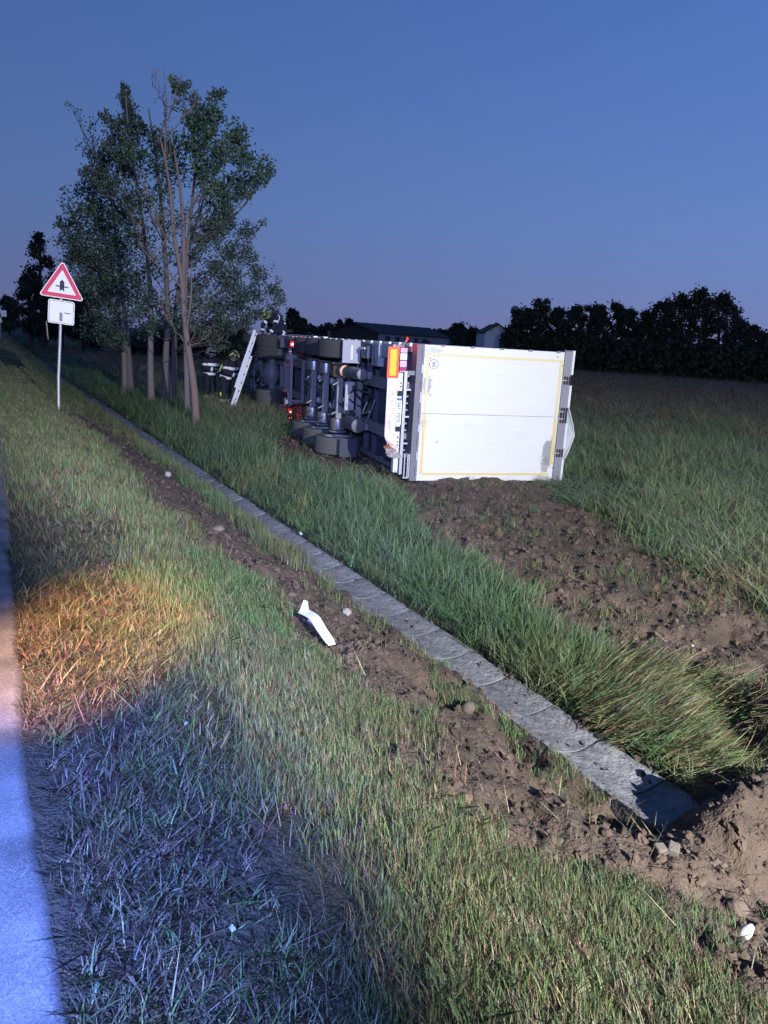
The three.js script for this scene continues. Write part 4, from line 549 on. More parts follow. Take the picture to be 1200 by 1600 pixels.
roadsideTree({ seed: 4, label: 'tree with its trunk in the middle of the row carrying the twiggy inner crown', base: gy(4.75, -25.4), r: 0.125, trunk: [[257, 630], [259, 560], [262, 490], [258, 400], [250, 300], [240, 220], [232, 170]], bark: mBark, leafMat: mLeafA,
  clumps: [[228, 205, 18, 0.7], [246, 215, 18, 0.6], [215, 245, 24, 0.9], [238, 262, 24, 0.6], [258, 300, 22, 0.4], [228, 320, 26, 0.5], [250, 350, 24, 0.35], [220, 375, 26, 0.5], [240, 420, 26, 0.4], [270, 395, 22, 0.3], [232, 465, 26, 0.5], [262, 480, 24, 0.4], [285, 505, 24, 0.5], [245, 505, 22, 0.6], [300, 400, 24, 0.5], [312, 380, 22, 0.6], [280, 345, 22, 0.3], [270, 260, 24, 0.6], [285, 225, 24, 0.8], [255, 235, 20, 0.6], [300, 470, 22, 0.5], [215, 430, 24, 0.5]] });
roadsideTree({ seed: 5, label: 'straight pale tree with its trunk third from the left of the row', base: gy(4.4, -25.7), r: 0.12, trunk: [[237, 628], [235, 560], [236, 490], [230, 400], [215, 300], [203, 220], [196, 150]], bark: mBarkGrey, leafMat: mLeafB,
  clumps: [[195, 135, 8, 0.9], [192, 152, 13, 0.9], [204, 175, 18, 1], [210, 200, 20, 1], [200, 225, 22, 0.9], [180, 195, 17, 0.9], [165, 186, 12, 0.8], [178, 220, 22, 0.9], [160, 245, 22, 0.9], [190, 265, 28, 1], [172, 290, 26, 1], [205, 310, 26, 0.8], [150, 270, 18, 0.8], [134, 268, 14, 0.7], [185, 335, 28, 0.9], [205, 360, 24, 0.7], [195, 395, 28, 0.8], [205, 440, 26, 0.7], [215, 485, 24, 0.7], [222, 520, 20, 0.5], [186, 245, 20, 0.9]] });
roadsideTree({ seed: 6, label: 'tree with its trunk second from the left end of the row', base: gy(4.35, -29.6), r: 0.14, trunk: [[205, 612], [201, 560], [196, 500], [188, 420], [176, 330], [165, 270]], bark: mBark, leafMat: mLeafA,
  clumps: [[145, 240, 14, 0.5], [125, 225, 14, 0.12], [113, 170, 12, 0.05], [122, 180, 15, 0.08], [138, 200, 15, 0.15], [140, 300, 22, 0.8], [120, 300, 16, 0.5], [150, 325, 26, 0.9], [128, 330, 20, 0.9], [165, 360, 28, 0.9], [140, 365, 24, 0.9], [112, 350, 14, 0.8], [160, 400, 28, 0.9], [180, 430, 28, 0.8], [150, 440, 26, 0.8], [170, 475, 26, 0.8], [190, 500, 24, 0.7], [195, 465, 24, 0.7], [180, 380, 24, 0.9], [150, 280, 20, 0.6], [185, 530, 18, 0.4]] });
roadsideTree({ seed: 7, label: 'leftmost tree of the row, its trunk against its neighbour', base: gy(4.1, -29.4), r: 0.115, trunk: [[195, 612], [194, 560], [191, 500], [178, 430], [160, 370], [142, 340]], bark: mBarkGrey, leafMat: mLeafB,
  clumps: [[98, 348, 12, 0.7], [108, 330, 14, 0.4], [100, 300, 12, 0.12], [110, 372, 18, 0.8], [118, 400, 22, 0.9], [108, 405, 12, 0.9], [135, 405, 24, 0.9], [130, 435, 24, 0.9], [150, 470, 24, 0.8], [135, 460, 18, 0.7], [160, 500, 24, 0.7], [145, 495, 20, 0.7], [122, 380, 20, 0.9], [165, 450, 24, 0.8], [178, 510, 22, 0.6], [92, 375, 12, 0.3], [95, 310, 10, 0.1], [165, 530, 18, 0.4], [140, 520, 16, 0.5]] });

// distant trees: a trunk and a crown of leaf clumps in an uneven volume
function crownGeo(r, w, h, kind, count, size) {
  const L = new Leaves(), lobes = [];
  const nl = kind === 'tall' ? 44 : kind === 'cone' ? 30 : 46;
  for (let k = 0; k < nl; k++) { const t = (k + 0.5) / nl, y = mix(0.16, 0.94, t) * h, prof = kind === 'cone' ? 1 - 0.85 * t : kind === 'tall' ? 0.35 + 0.65 * Math.sin(Math.PI * Math.min(1, 0.25 + t * 0.72)) : Math.sin(Math.PI * (0.2 + 0.72 * t)); const a = r() * 6.283, q = prof * w * 0.5 * Math.sqrt(0.1 + 0.95 * r()); lobes.push([Math.cos(a) * q, y, Math.sin(a) * q, w * (0.07 + 0.09 * r()) + 0.2]); if (k > nl - 3) lobes.push([(r() - 0.5) * w * 0.3, h * (0.88 + 0.08 * r()), (r() - 0.5) * w * 0.3, w * 0.1]); }
  for (let k = 0; k < count; k++) { const l = lobes[Math.floor(r() * lobes.length)], d = V(r() - 0.5, r() - 0.5, r() - 0.5).normalize().multiplyScalar(l[3] * (0.2 + 1.35 * r() * r() + 0.3 * r())); L.add(V(l[0] + d.x, Math.max(0.1, l[1] + d.y * 0.85), l[2] + d.z), size * (0.6 + 0.8 * r()), r); }
  return L.geo();
}
const mFarLeaf = leafMat(0.028, 0.04, 0.024), mFarBark = M(0.06, 0.05, 0.045, 0.95);
function farTree(label, px, pyTop, depth, wPx, kind, seed, base = -0.95, group) {
  const r = rng(seed), top = at(px, pyTop, depth), h = top.y - base, w = wPx * depth / FPX, t = thing('distant_tree', label, 'tree', [top.x, base, top.z], r() * 6.28, group);
  mesh('trunk', tube([V(0, -0.3, 0), V(0.05, h * 0.3, 0), V(-0.05, h * 0.62, 0.1), V(0.05, h * 0.85, 0)], [0.035 * h, 0.026 * h, 0.014 * h, 0.006 * h], 7), mFarBark, t);
  mesh('crown', crownGeo(r, w, h, kind, Math.round(1000 + wPx * 60), Math.max(0.16, depth * 0.0031)), mFarLeaf, t).userData.kind = 'stuff';
  return t;
}
// dark row of trees along the far side of the field, left to right
const rowTrees = [[812, 482, 100, 44, 'round'], [828, 478, 104, 40, 'tall'], [848, 464, 99, 40, 'tall'], [872, 478, 103, 44, 'round'], [898, 476, 97, 46, 'tall'], [925, 472, 102, 40, 'tall'], [938, 474, 98, 46, 'round'], [968, 470, 100, 46, 'tall'], [985, 480, 103, 44, 'round'], [1012, 482, 98, 46, 'round'], [1040, 466, 96, 64, 'round'], [1070, 458, 93, 72, 'round'], [1104, 450, 92, 84, 'round'], [1134, 455, 94, 66, 'round'], [1160, 497, 98, 40, 'round'], [1178, 507, 90, 60, 'round'], [1215, 512, 88, 70, 'round']];
const rowLabel = ['round dark tree directly behind the pale gable house', 'tree just right of the small water tower', 'tall pointed dark tree right of the water tower', 'lower tree right of the pointed one in the far row', 'dark tree directly above the upper right trailer corner', 'narrow tree with a peaked top in the middle of the far row', 'broad tree filling behind the narrow peaked one', 'tall tree in the middle of the far right row', 'lower tree in the dip left of the big crowns', 'rounded tree left of the big trees at the right', 'left shoulder tree of the big crown at the right', 'second of the big trees at the right, below the highest', 'highest dark broad-crowned tree at the right of the field', 'tree on the right flank of the highest crown', 'short tree in the notch right of the big crowns', 'low tree at the right end of the far row', 'low tree cut by the right edge of the picture'];
rowTrees.forEach(([px, py, d, w, k], i) => farTree(rowLabel[i], px, py, d, w, k, 60 + i, -0.95, 'dark trees across the field'));
{ // undergrowth along the foot of the row: one dark mass
  const r = rng(90), L = new Leaves(); for (let k = 0; k < 11000; k++) { const t = r(), px = mix(780, 1290, t), d = mix(104, 86, t) + (r() - 0.5) * 6, p = at(px, 560, d); p.y = -0.95 + (r() ** 0.8) * (3.1 + 2.4 * fbm(t * 22, 1, 3)); L.add(p, 0.6, r); }
  tag(mesh('hedge', L.geo(), mFarLeaf, scene), 'dark hedge and undergrowth along the foot of the far tree row', 'hedge', null, 'stuff');
  const L2 = new Leaves(); for (let k = 0; k < 5200; k++) { const t = r(), px = mix(425, 770, t), d = mix(150, 138, t) + (r() - 0.5) * 6, p = at(px, 530, d); p.y = -0.95 + (r() ** 0.8) * (3.9 + 2.0 * fbm(t * 26, 4, 3)); L2.add(p, 0.75, r); }
  tag(mesh('hedge', L2.geo(), mFarLeaf, scene), 'low dark distant hedge between the roadside trees and the barn', 'hedge', null, 'stuff');
}
for (const [i, [px, py, d, w, k, l]] of [[432, 486, 120, 26, 'round', 'dark bushy tree just behind the firefighter on top'], [458, 481, 125, 30, 'round', 'dark tree against the sky right of the firefighter on top'], [474, 497, 130, 18, 'cone', 'small conical tree right of the dark bushy one'], [533, 499, 145, 14, 'tall', 'thin tree above the trailer, left one of two'], [546, 497, 145, 14, 'tall', 'thin tree above the trailer, right one of two'], [717, 504, 122, 34, 'round', 'round tree between the barn and the gable house'], [742, 512, 126, 30, 'round', 'low round tree left of the gable house'], [690, 515, 140, 22, 'round', 'low tree behind the right end of the barn'], [515, 510, 140, 30, 'round', 'low tree behind the middle of the trailer'], [575, 512, 140, 26, 'round', 'low tree at the left end of the barn']].entries()) farTree(l, px, py, d, w, k, 120 + i);
farTree('tall drooping birch behind the road sign at the left', 62, 357, 62, 46, 'tall', 141, -0.6); farTree('dark tree filling below and left of the drooping birch', 45, 425, 66, 56, 'round', 142, -0.6); farTree('dark tree between the birch and the roadside row', 92, 420, 64, 60, 'round', 143, -0.6); farTree('low dark bush at the far end of the road by the left edge', 12, 461, 90, 30, 'round', 144, -0.3); farTree('broad dark tree behind the trunks at the left of the row', 128, 455, 60, 70, 'round', 145, -0.8); farTree('low dark bush behind the row of trunks', 250, 520, 62, 120, 'round', 146, -0.8); farTree('dark bush behind the two standing firefighters', 345, 505, 60, 95, 'round', 147, -0.8);

// ------------------------------------------------------------------ far buildings
{
  const D = 120, base = -0.95, a = at(592, 520, D), b = at(705, 520, D + 14), len = a.distanceTo(b), dir = b.clone().sub(a).setY(0).normalize();
  const t = thing('barn', 'long low barn with a dark roof and a pale wall on the horizon', 'barn', [a.x, base, a.z], Math.atan2(-dir.z, dir.x));
  const wallTop = at(600, 521, D).y - base, ridge = at(590, 507, D + 4).y - base, dep = 11;
  mesh('wall', new THREE.BoxGeometry(len, wallTop, 0.3), M(0.3, 0.28, 0.28, 0.9), t, [len / 2, wallTop / 2, 0]);
  mesh('back_wall', new THREE.BoxGeometry(len, wallTop, 0.3), M(0.3, 0.28, 0.28, 0.9), t, [len / 2, wallTop / 2, -dep]);
  const gab = new THREE.Shape(); gab.moveTo(0, 0); gab.lineTo(dep, 0); gab.lineTo(dep, wallTop); gab.lineTo(dep / 2, ridge - 0.05); gab.lineTo(0, wallTop); gab.closePath();
  for (const x of [0.02, len - 0.32]) mesh('gable', new THREE.ExtrudeGeometry(gab, { depth: 0.3, bevelEnabled: false }), M(0.06, 0.055, 0.055, 0.9), t, [x + 0.3, 0, -0.01], [0, Math.PI / 2, 0]);
  const sl = Math.hypot(dep / 2 + 0.5, ridge - wallTop), an = Math.atan2(ridge - wallTop, dep / 2);
  const roofM = M(0.035, 0.032, 0.036, 0.85); for (const s of [1, -1]) { const rf = mesh('roof', new THREE.BoxGeometry(len + 0.8, 0.15, sl), roofM, t, [len / 2, (wallTop + ridge) / 2 + 0.06, -dep / 2 + s * (dep / 4 + 0.12)], [s * an, 0, 0]); for (let k = 0; k < 9; k++) mesh('roof_seam', new THREE.BoxGeometry(0.08, 0.06, sl), roofM, rf, [-len / 2 + 0.8 + k * (len - 1) / 8, 0.1, 0]); }
  for (let k = 0; k < 5; k++) { const w = mesh('window', new THREE.BoxGeometry(1.0, 0.7, 0.08), M(0.03, 0.035, 0.05, 0.3), t, [2 + k * 2.4, wallTop - 0.75, 0.17]); mesh('window_frame', new THREE.BoxGeometry(1.1, 0.08, 0.1), mFrame, w, [0, 0.39, 0]); }
  mesh('barn_door', new THREE.BoxGeometry(2.2, wallTop * 0.8, 0.1), M(0.05, 0.045, 0.045, 0.9), t, [len * 0.62, wallTop * 0.4, 0.19]);
}
{
  const D = 112, base = -0.95, c = at(777, 530, D), wl = at(757, 530, D), w = 2 * c.distanceTo(wl), peak = at(777, 508, D).y - base, eave = at(757, 519, D).y - base, dep = 8;
  const t = thing('gable_house', 'small pale gable-ended house half hidden by the far trees', 'house', [c.x, base, c.z], -0.42);
  const g = new THREE.Shape(); g.moveTo(-w / 2, 0); g.lineTo(w / 2, 0); g.lineTo(w / 2, eave); g.lineTo(0, peak); g.lineTo(-w / 2, eave); g.closePath();
  mesh('wall', new THREE.ExtrudeGeometry(g, { depth: dep, bevelEnabled: false }), M(0.8, 0.79, 0.79, 0.9), t, [0, 0, -dep]);
  const an = Math.atan2(peak - eave, w / 2), sl = Math.hypot(peak - eave, w / 2) + 0.4; for (const s of [1, -1]) mesh('roof', new THREE.BoxGeometry(sl, 0.14, dep + 0.5), M(0.04, 0.034, 0.034, 0.9), t, [s * (w / 4 + 0.08), (peak + eave) / 2 + 0.06, -dep / 2 + 0.1], [0, 0, -s * an]);
  mesh('chimney', new THREE.BoxGeometry(0.4, 0.9, 0.4), M(0.1, 0.07, 0.06, 0.9), t, [0.5, peak + 0.05, -dep * 0.6]);
}
{
  const D = 135, c = at(805, 485, D), base = -0.95, t = thing('water_tower', 'small spherical water tower on a stem above the far trees', 'water tower', [c.x, base, c.z]);
  const h = c.y - base, R = 7.2 * D / FPX; mesh('tank', new THREE.SphereGeometry(R, 24, 16), M(0.22, 0.21, 0.22, 0.6), t, [0, h, 0]); mesh('stem', new THREE.CylinderGeometry(0.3, 0.4, h - R * 0.8, 14), M(0.15, 0.15, 0.16, 0.7), t, [0, (h - R * 0.8) / 2, 0]); mesh('tank_band', new THREE.TorusGeometry(R * 1.01, 0.05, 8, 28), mFrame, t, [0, h, 0], [Math.PI / 2, 0, 0]);
}

// ------------------------------------------------------------------ road signs
{
  const foot = at(90, 640, 16.6), top = at(97, 408, 16.5); foot.y = ground(foot.x, foot.z) - 0.2;
  const ax = top.clone().sub(foot), len = ax.length(); ax.normalize();
  const t = thing('road_sign', 'red-bordered triangular priority warning sign with a white plate below on a leaning pole', 'road sign', foot.toArray());
  const zAx = V(0.1, 0, 1).addScaledVector(ax, -V(0.1, 0, 1).dot(ax)).normalize(), xAx = ax.clone().cross(zAx); t.quaternion.setFromRotationMatrix(new THREE.Matrix4().makeBasis(xAx, ax, zAx));
  mesh('pole', tube([V(0.015, 0, 0), V(-0.012, 0.9, 0), V(0, 1.7, 0), V(0.0, len - 0.12, 0)], [0.032, 0.031, 0.031, 0.031], 14), M(0.5, 0.5, 0.53, 0.45, { metalness: 0.3 }), t);
  const tri = (s, r) => { const sh = new THREE.Shape(), R = s / Math.sqrt(3), p = [90, 210, 330].map((a) => [Math.cos(a * rad) * (R - 2 * r), Math.sin(a * rad) * (R - 2 * r), a]); p.forEach(([x, y, a], i) => { sh.absarc(x, y, r, (a - 60) * rad, (a + 60) * rad); }); sh.closePath(); return sh; };
  const face = M(0.9, 0.9, 0.9, 0.5), tg = new THREE.Group(); tg.name = 'warning_triangle'; tg.position.set(0, len - 0.53, 0.045); t.add(tg);
  const ex = (s, d) => new THREE.ExtrudeGeometry(s, { depth: d, bevelEnabled: false, curveSegments: 10 });
  mesh('back_plate', ex(tri(0.92, 0.045), 0.02), face, tg);
  const ring = tri(0.86, 0.035); ring.holes.push(new THREE.Path(tri(0.58, 0.012).getPoints(6))); mesh('red_border', ex(ring, 0.004), M(0.72, 0.03, 0.12, 0.5), tg, [0, 0, 0.0195]);
  const ar = new THREE.Shape(); ar.moveTo(-0.045, -0.1); ar.lineTo(0, -0.062); ar.lineTo(0.045, -0.1); ar.lineTo(0.045, 0.1); ar.lineTo(0, 0.145); ar.lineTo(-0.045, 0.1); ar.closePath();
  const mBlk = M(0.012, 0.012, 0.05, 0.6); mesh('symbol', ex(ar, 0.004), mBlk, tg, [0, -0.02, 0.0195]); mesh('symbol_bar', box(0.25, 0.026, 0.003, 0.001), mBlk, tg, [0, -0.02, 0.0225]);
  const rr = (w, h, r) => { const s = new THREE.Shape(); s.moveTo(-w / 2 + r, -h / 2); s.lineTo(w / 2 - r, -h / 2); s.absarc(w / 2 - r, -h / 2 + r, r, -Math.PI / 2, 0); s.absarc(w / 2 - r, h / 2 - r, r, 0, Math.PI / 2); s.absarc(-w / 2 + r, h / 2 - r, r, Math.PI / 2, Math.PI); s.absarc(-w / 2 + r, -h / 2 + r, r, Math.PI, Math.PI * 1.5); return s; };
  const pg = new THREE.Group(); pg.name = 'extra_plate'; pg.position.set(0, len - 1.09, 0.045); t.add(pg); mesh('back_plate', ex(rr(0.53, 0.5, 0.05), 0.02), face, pg);
  const fr = rr(0.49, 0.46, 0.035); fr.holes.push(new THREE.Path(rr(0.474, 0.444, 0.028).getPoints(6))); mesh('black_line', ex(fr, 0.003), M(0.03, 0.03, 0.035, 0.6), pg, [0, 0, 0.0195]);
  mesh('symbol_stroke', box(0.06, 0.18, 0.003, 0.001), M(0.22, 0.23, 0.36, 0.6), pg, [-0.005, -0.1, 0.022]); mesh('symbol_side', box(0.13, 0.018, 0.003, 0.001), M(0.1, 0.1, 0.1, 0.6), pg, [0.125, -0.01, 0.022]); mesh('rivet', new THREE.CylinderGeometry(0.01, 0.01, 0.004, 12), mSteel, pg, [0.005, 0.17, 0.022], [Math.PI / 2, 0, 0]);
  for (const y of [len - 0.72, len - 0.4, len - 1.2, len - 0.98]) mesh('pole_clamp', box(0.12, 0.03, 0.05, 0.008), mSteel, t, [0, y, 0.02]);
  const s = mesh('barrier_tape', tube([V(-0.27, len - 1.3, -0.06), V(-0.255, len - 1.42, -0.07), V(-0.245, len - 1.55, -0.06), V(-0.225, len - 1.68, -0.07)], [0.012, 0.014, 0.013, 0.01], 6), M(0.35, 0.22, 0.22, 0.7), scene); s.position.copy(t.position); s.quaternion.copy(t.quaternion); tag(s, 'thin reddish strip hanging down behind the white sign plate', 'tape strip');
}
{
  const p = at(2, 492, 62), gy0 = ground(Math.max(0.2, p.x), p.z), t = thing('direction_sign', 'bright white sign boards far down the road at the left edge', 'sign', [p.x, gy0, p.z]);
  mesh('post', new THREE.CylinderGeometry(0.04, 0.04, p.y - gy0 + 0.6, 10), mSteel, t, [-0.1, (p.y - gy0 + 0.6) / 2 - 0.1, 0]);
  mesh('board', box(0.42, 0.5, 0.03, 0.02), M(0.9, 0.9, 0.9, 0.5), t, [0.18, p.y - gy0 + 0.12, 0.06]); mesh('board', box(0.7, 0.36, 0.03, 0.02), M(0.9, 0.9, 0.9, 0.5), t, [-0.35, p.y - gy0 + 0.32, 0.08]); mesh('board', box(0.6, 0.4, 0.03, 0.02), M(0.9, 0.9, 0.9, 0.5), t, [-0.28, p.y - gy0 - 0.45, 0.06], [0, 0, 0.2]);
}
// ------------------------------------------------------------------ ladder leaning on the lorry
const onLorry = (h, w, s) => { const c = Math.cos(8.5 * rad), q = Math.sin(8.5 * rad); return V(TRUCK_AT[0] + h * c + s * q, TRUCK_AT[1] + w, TRUCK_AT[2] + h * q - s * c); };
{
  const a = onLorry(-1.98, 0.0, 11.75), b = onLorry(-1.12, 2.5, 12.15), ax = b.clone().sub(a), len = ax.length(); ax.normalize();
  const t = thing('ladder', 'bright aluminium extension ladder leaning against the overturned lorry', 'ladder', a.toArray());
  const side = V(0.48, 0, -0.88), x = side.addScaledVector(ax, -side.dot(ax)).normalize(), z = x.clone().cross(ax); t.quaternion.setFromRotationMatrix(new THREE.Matrix4().makeBasis(x, ax, z));
  const mAl = M(0.82, 0.82, 0.83, 0.5);
  for (const [k, y0, y1, zz, hw] of [[0, 0, len * 0.72, 0, 0.21], [1, len * 0.28, len, -0.075, 0.18]]) { const g = new THREE.Group(); g.name = k ? 'upper_section' : 'lower_section'; t.add(g); for (const s of [-1, 1]) mesh('rail', box(0.04, y1 - y0, 0.085, 0.008), mAl, g, [s * hw, (y0 + y1) / 2, zz]); for (let y = y0 + 0.16; y < y1 - 0.05; y += 0.28) mesh('rung', new THREE.CylinderGeometry(0.016, 0.016, hw * 2, 10), M(0.4, 0.4, 0.42, 0.5), g, [0, y, zz], [0, 0, Math.PI / 2]); }
  for (const s of [-1, 1]) mesh('rubber_foot', box(0.045, 0.06, 0.09, 0.01), mDark, t, [s * 0.21, 0.0, 0]);
}
// ------------------------------------------------------------------ firefighters
// bones: [ax,ay,az, bx,by,bz, ra, rb, skin?] in metres, feet at y = 0, facing +z
function bodyGeo(bones, lo, hi, cell) {
  const size = Math.max(hi[0] - lo[0], hi[1] - lo[1], hi[2] - lo[2]), n = Math.ceil(size / cell) + 4, mc = new MarchingCubes(n, new THREE.MeshStandardMaterial(), false, false, 160000), c = [(lo[0] + hi[0]) / 2, (lo[1] + hi[1]) / 2, (lo[2] + hi[2]) / 2], half = n / 2, sc = size / 2 * n / (n - 4);
  const K = 0.035, dist = (x, y, z) => { let d = 1e3; for (const b of bones) { const ux = b[3] - b[0], uy = b[4] - b[1], uz = b[5] - b[2], px = x - b[0], py = y - b[1], pz = z - b[2], t = clamp((px * ux + py * uy + pz * uz) / (ux * ux + uy * uy + uz * uz + 1e-9)), q = Math.hypot(px - ux * t, py - uy * t, pz - uz * t) - mix(b[6], b[7], t), h = clamp(0.5 + 0.5 * (d - q) / K); d = mix(d, q, h) - K * h * (1 - h); } return d + 0.012 * (vnoise(x * 14 + z * 9 + 40, y * 12 + z * 7 + 40) - 0.5); };
  for (let k = 0; k < n; k++) for (let j = 0; j < n; j++) for (let i = 0; i < n; i++) mc.field[i + j * n + k * n * n] = -dist((i - half) / half * sc + c[0], (j - half) / half * sc + c[1], (k - half) / half * sc + c[2]);
  mc.isolation = 0; mc.update(); const m = mc.count, p = new Float32Array(m * 3), nn = new Float32Array(m * 3), col = new Float32Array(m * 3);
  for (let i = 0; i < m; i++) { const q = [0, 1, 2].map((a) => mc.positionArray[i * 3 + a] * sc + c[a]); let best = 1e9, skin = 0; for (const b of bones) { const ux = b[3] - b[0], uy = b[4] - b[1], uz = b[5] - b[2], px = q[0] - b[0], py = q[1] - b[1], pz = q[2] - b[2], t = clamp((px * ux + py * uy + pz * uz) / (ux * ux + uy * uy + uz * uz + 1e-9)), d = Math.hypot(px - ux * t, py - uy * t, pz - uz * t) - mix(b[6], b[7], t); if (d < best) { best = d; skin = b[8] ?? 0; } } for (let a = 0; a < 3; a++) { p[i * 3 + a] = q[a]; nn[i * 3 + a] = mc.normalArray[i * 3 + a]; col[i * 3 + a] = (skin === 1 ? [0.42, 0.26, 0.19] : skin === 2 ? [0.02, 0.02, 0.02] : [0.014, 0.016, 0.032])[a]; } }
  const g = new THREE.BufferGeometry(); g.setAttribute('position', new THREE.BufferAttribute(p, 3)); g.setAttribute('color', new THREE.BufferAttribute(col, 3)); const w = mergeVertices(g, 1e-4); w.computeVertexNormals(); return w;
}
const mSuit = new THREE.MeshStandardMaterial({ vertexColors: true, roughness: 0.85 }), mStrip = M(0.92, 0.92, 0.92, 0.5), mLime = M(0.62, 0.8, 0.05, 0.5), mHelmet = M(0.3, 0.3, 0.31, 0.35), mGlove = M(0.4, 0.26, 0.2, 0.8), mVisor = M(0.02, 0.02, 0.025, 0.12);
function band(parent, a, b, t, r, w = 0.05, mat = mStrip, arc = Math.PI * 2, start = 0, sq = 1) { // reflective band round a limb
  const A = V(...a), B = V(...b), c = A.clone().lerp(B, t), ax = B.clone().sub(A).normalize(), g = new THREE.LatheGeometry([[r, -w / 2], [r + 0.004, -w / 2], [r + 0.004, w / 2], [r, w / 2], [r, -w / 2]].map(([p, q]) => new THREE.Vector2(p, q)), 24, start, arc); g.scale(1, 1, sq);
  const m = mesh('reflective_strip', g, mat, parent, c.toArray()); m.quaternion.setFromUnitVectors(V(0, 1, 0), ax); return m;
}
function hand(parent, pos, dir, mat = mGlove, flip = 1) { // palm, four unequal curled fingers and a thumb
  const gs = [put(new RoundedBoxGeometry(0.085, 0.1, 0.032, 2, 0.014), 0, 0.05, 0)]; [[-0.031, 0.068], [-0.01, 0.08], [0.011, 0.074], [0.031, 0.058]].forEach(([x, l]) => { gs.push(put(new THREE.CapsuleGeometry(0.0095, l * 0.5, 4, 8), x, 0.1 + l * 0.22, 0.006, 0.5), put(new THREE.CapsuleGeometry(0.0085, l * 0.45, 4, 8), x, 0.1 + l * 0.5, 0.034, 1.3)); }); gs.push(put(new THREE.CapsuleGeometry(0.0105, 0.035, 4, 8), 0.052 * flip, 0.05, 0.012, 0.3, 0, -0.7 * flip), put(new THREE.CapsuleGeometry(0.0095, 0.028, 4, 8), 0.066 * flip, 0.082, 0.026, 0.6, 0, -0.3 * flip));
  const m = mesh('hand', merged(gs), mat, parent, pos); m.quaternion.setFromUnitVectors(V(0, 1, 0), V(...dir).normalize()); return m;
}
function helmet(parent, c, tilt, mat, crest) {
  const g = new THREE.Group(); g.name = 'helmet'; g.position.set(...c); g.rotation.set(...tilt); parent.add(g);
  const sh = new THREE.LatheGeometry([[0.0, 0.16], [0.06, 0.152], [0.11, 0.12], [0.138, 0.06], [0.145, 0.0], [0.148, -0.05], [0.158, -0.075], [0.15, -0.08], [0.135, -0.05]].map(([a, b]) => new THREE.Vector2(a, b)), 28); sh.scale(0.92, 1, 1.1); mesh('helmet_shell', sh, mat, g);
  mesh('helmet_crest', put(new THREE.TorusGeometry(0.155, 0.014, 8, 24, Math.PI), 0, 0.0, 0, 0, Math.PI / 2), crest, g); mesh('visor', new THREE.SphereGeometry(0.147, 20, 12, Math.PI * 0.1, Math.PI * 0.8, Math.PI * 0.42, Math.PI * 0.26).scale(0.92, 1, 1.12), mVisor, g); mesh('neck_flap', new THREE.CylinderGeometry(0.125, 0.15, 0.13, 18, 1, true, Math.PI * 0.55, Math.PI * 0.9), M(0.02, 0.02, 0.025, 0.9, { side: THREE.DoubleSide }), g, [0, -0.12, 0]);
  return g;
}
function face(parent, c) { const g = new THREE.Group(); g.name = 'face'; g.position.set(...c); parent.add(g); for (const s of [-1, 1]) mesh('eye', new THREE.SphereGeometry(0.011, 10, 8), M(0.05, 0.04, 0.04, 0.2), g, [s * 0.032, 0.01, 0.09]); mesh('nose', new THREE.ConeGeometry(0.014, 0.045, 8), M(0.42, 0.26, 0.19, 0.6), g, [0, -0.012, 0.102], [0.3, 0, 0]); mesh('mouth', new THREE.CapsuleGeometry(0.006, 0.035, 3, 6), M(0.3, 0.12, 0.1, 0.6), g, [0, -0.055, 0.088], [0, 0, Math.PI / 2]); return g; }
function firefighter(label, pos, turn, B, extra) {
  const t = thing('person', label, 'person', pos, turn), bones = []; const j = B;
  const add = (a, b, ra, rb, s) => bones.push([...j[a], ...j[b], ra, rb, s ?? 0]);
  for (const s of ['L', 'R']) { add('hip' + s, 'knee' + s, 0.105, 0.08); add('knee' + s, 'ankle' + s, 0.085, 0.075); add('ankle' + s, 'toe' + s, 0.058, 0.05, 2); add('sho' + s, 'elb' + s, 0.082, 0.07); add('elb' + s, 'wri' + s, 0.07, 0.054); add('pelvis', 'hip' + s, 0.13, 0.115); add('chest', 'sho' + s, 0.13, 0.085); }
  add('pelvis', 'waist', 0.165, 0.16); add('waist', 'chest', 0.16, 0.18); add('chest', 'neck', 0.14, 0.075); add('neck', 'head', 0.062, 0.06, 1); bones.push([...j.head, j.head[0], j.head[1] + 0.03, j.head[2] + 0.01, 0.098, 0.1, 1]);
  const lo = [1e9, 1e9, 1e9], hi = [-1e9, -1e9, -1e9]; for (const b of bones) for (let a = 0; a < 3; a++) { lo[a] = Math.min(lo[a], b[a] - b[6] - 0.04, b[a + 3] - b[7] - 0.04); hi[a] = Math.max(hi[a], b[a] + b[6] + 0.04, b[a + 3] + b[7] + 0.04); }
  mesh('body', bodyGeo(bones, lo, hi, 0.0165), mSuit, t);
  for (const s of ['L', 'R']) { band(t, j['sho' + s], j['elb' + s], 0.62, 0.085, 0.07); band(t, j['elb' + s], j['wri' + s], 0.78, 0.068, 0.06); band(t, j['knee' + s], j['ankle' + s], 0.72, 0.09, 0.1); }
  band(t, j.pelvis, j.waist, 0.1, 0.18, 0.08, mStrip, Math.PI * 2, 0, 0.95); band(t, j.waist, j.chest, 0.75, 0.196, 0.09, mStrip, Math.PI * 2, 0, 0.95);
  extra(t, j); if (pos[1] < 0) t.scale.set(1.16, 1.05, 1.16); return t;
}
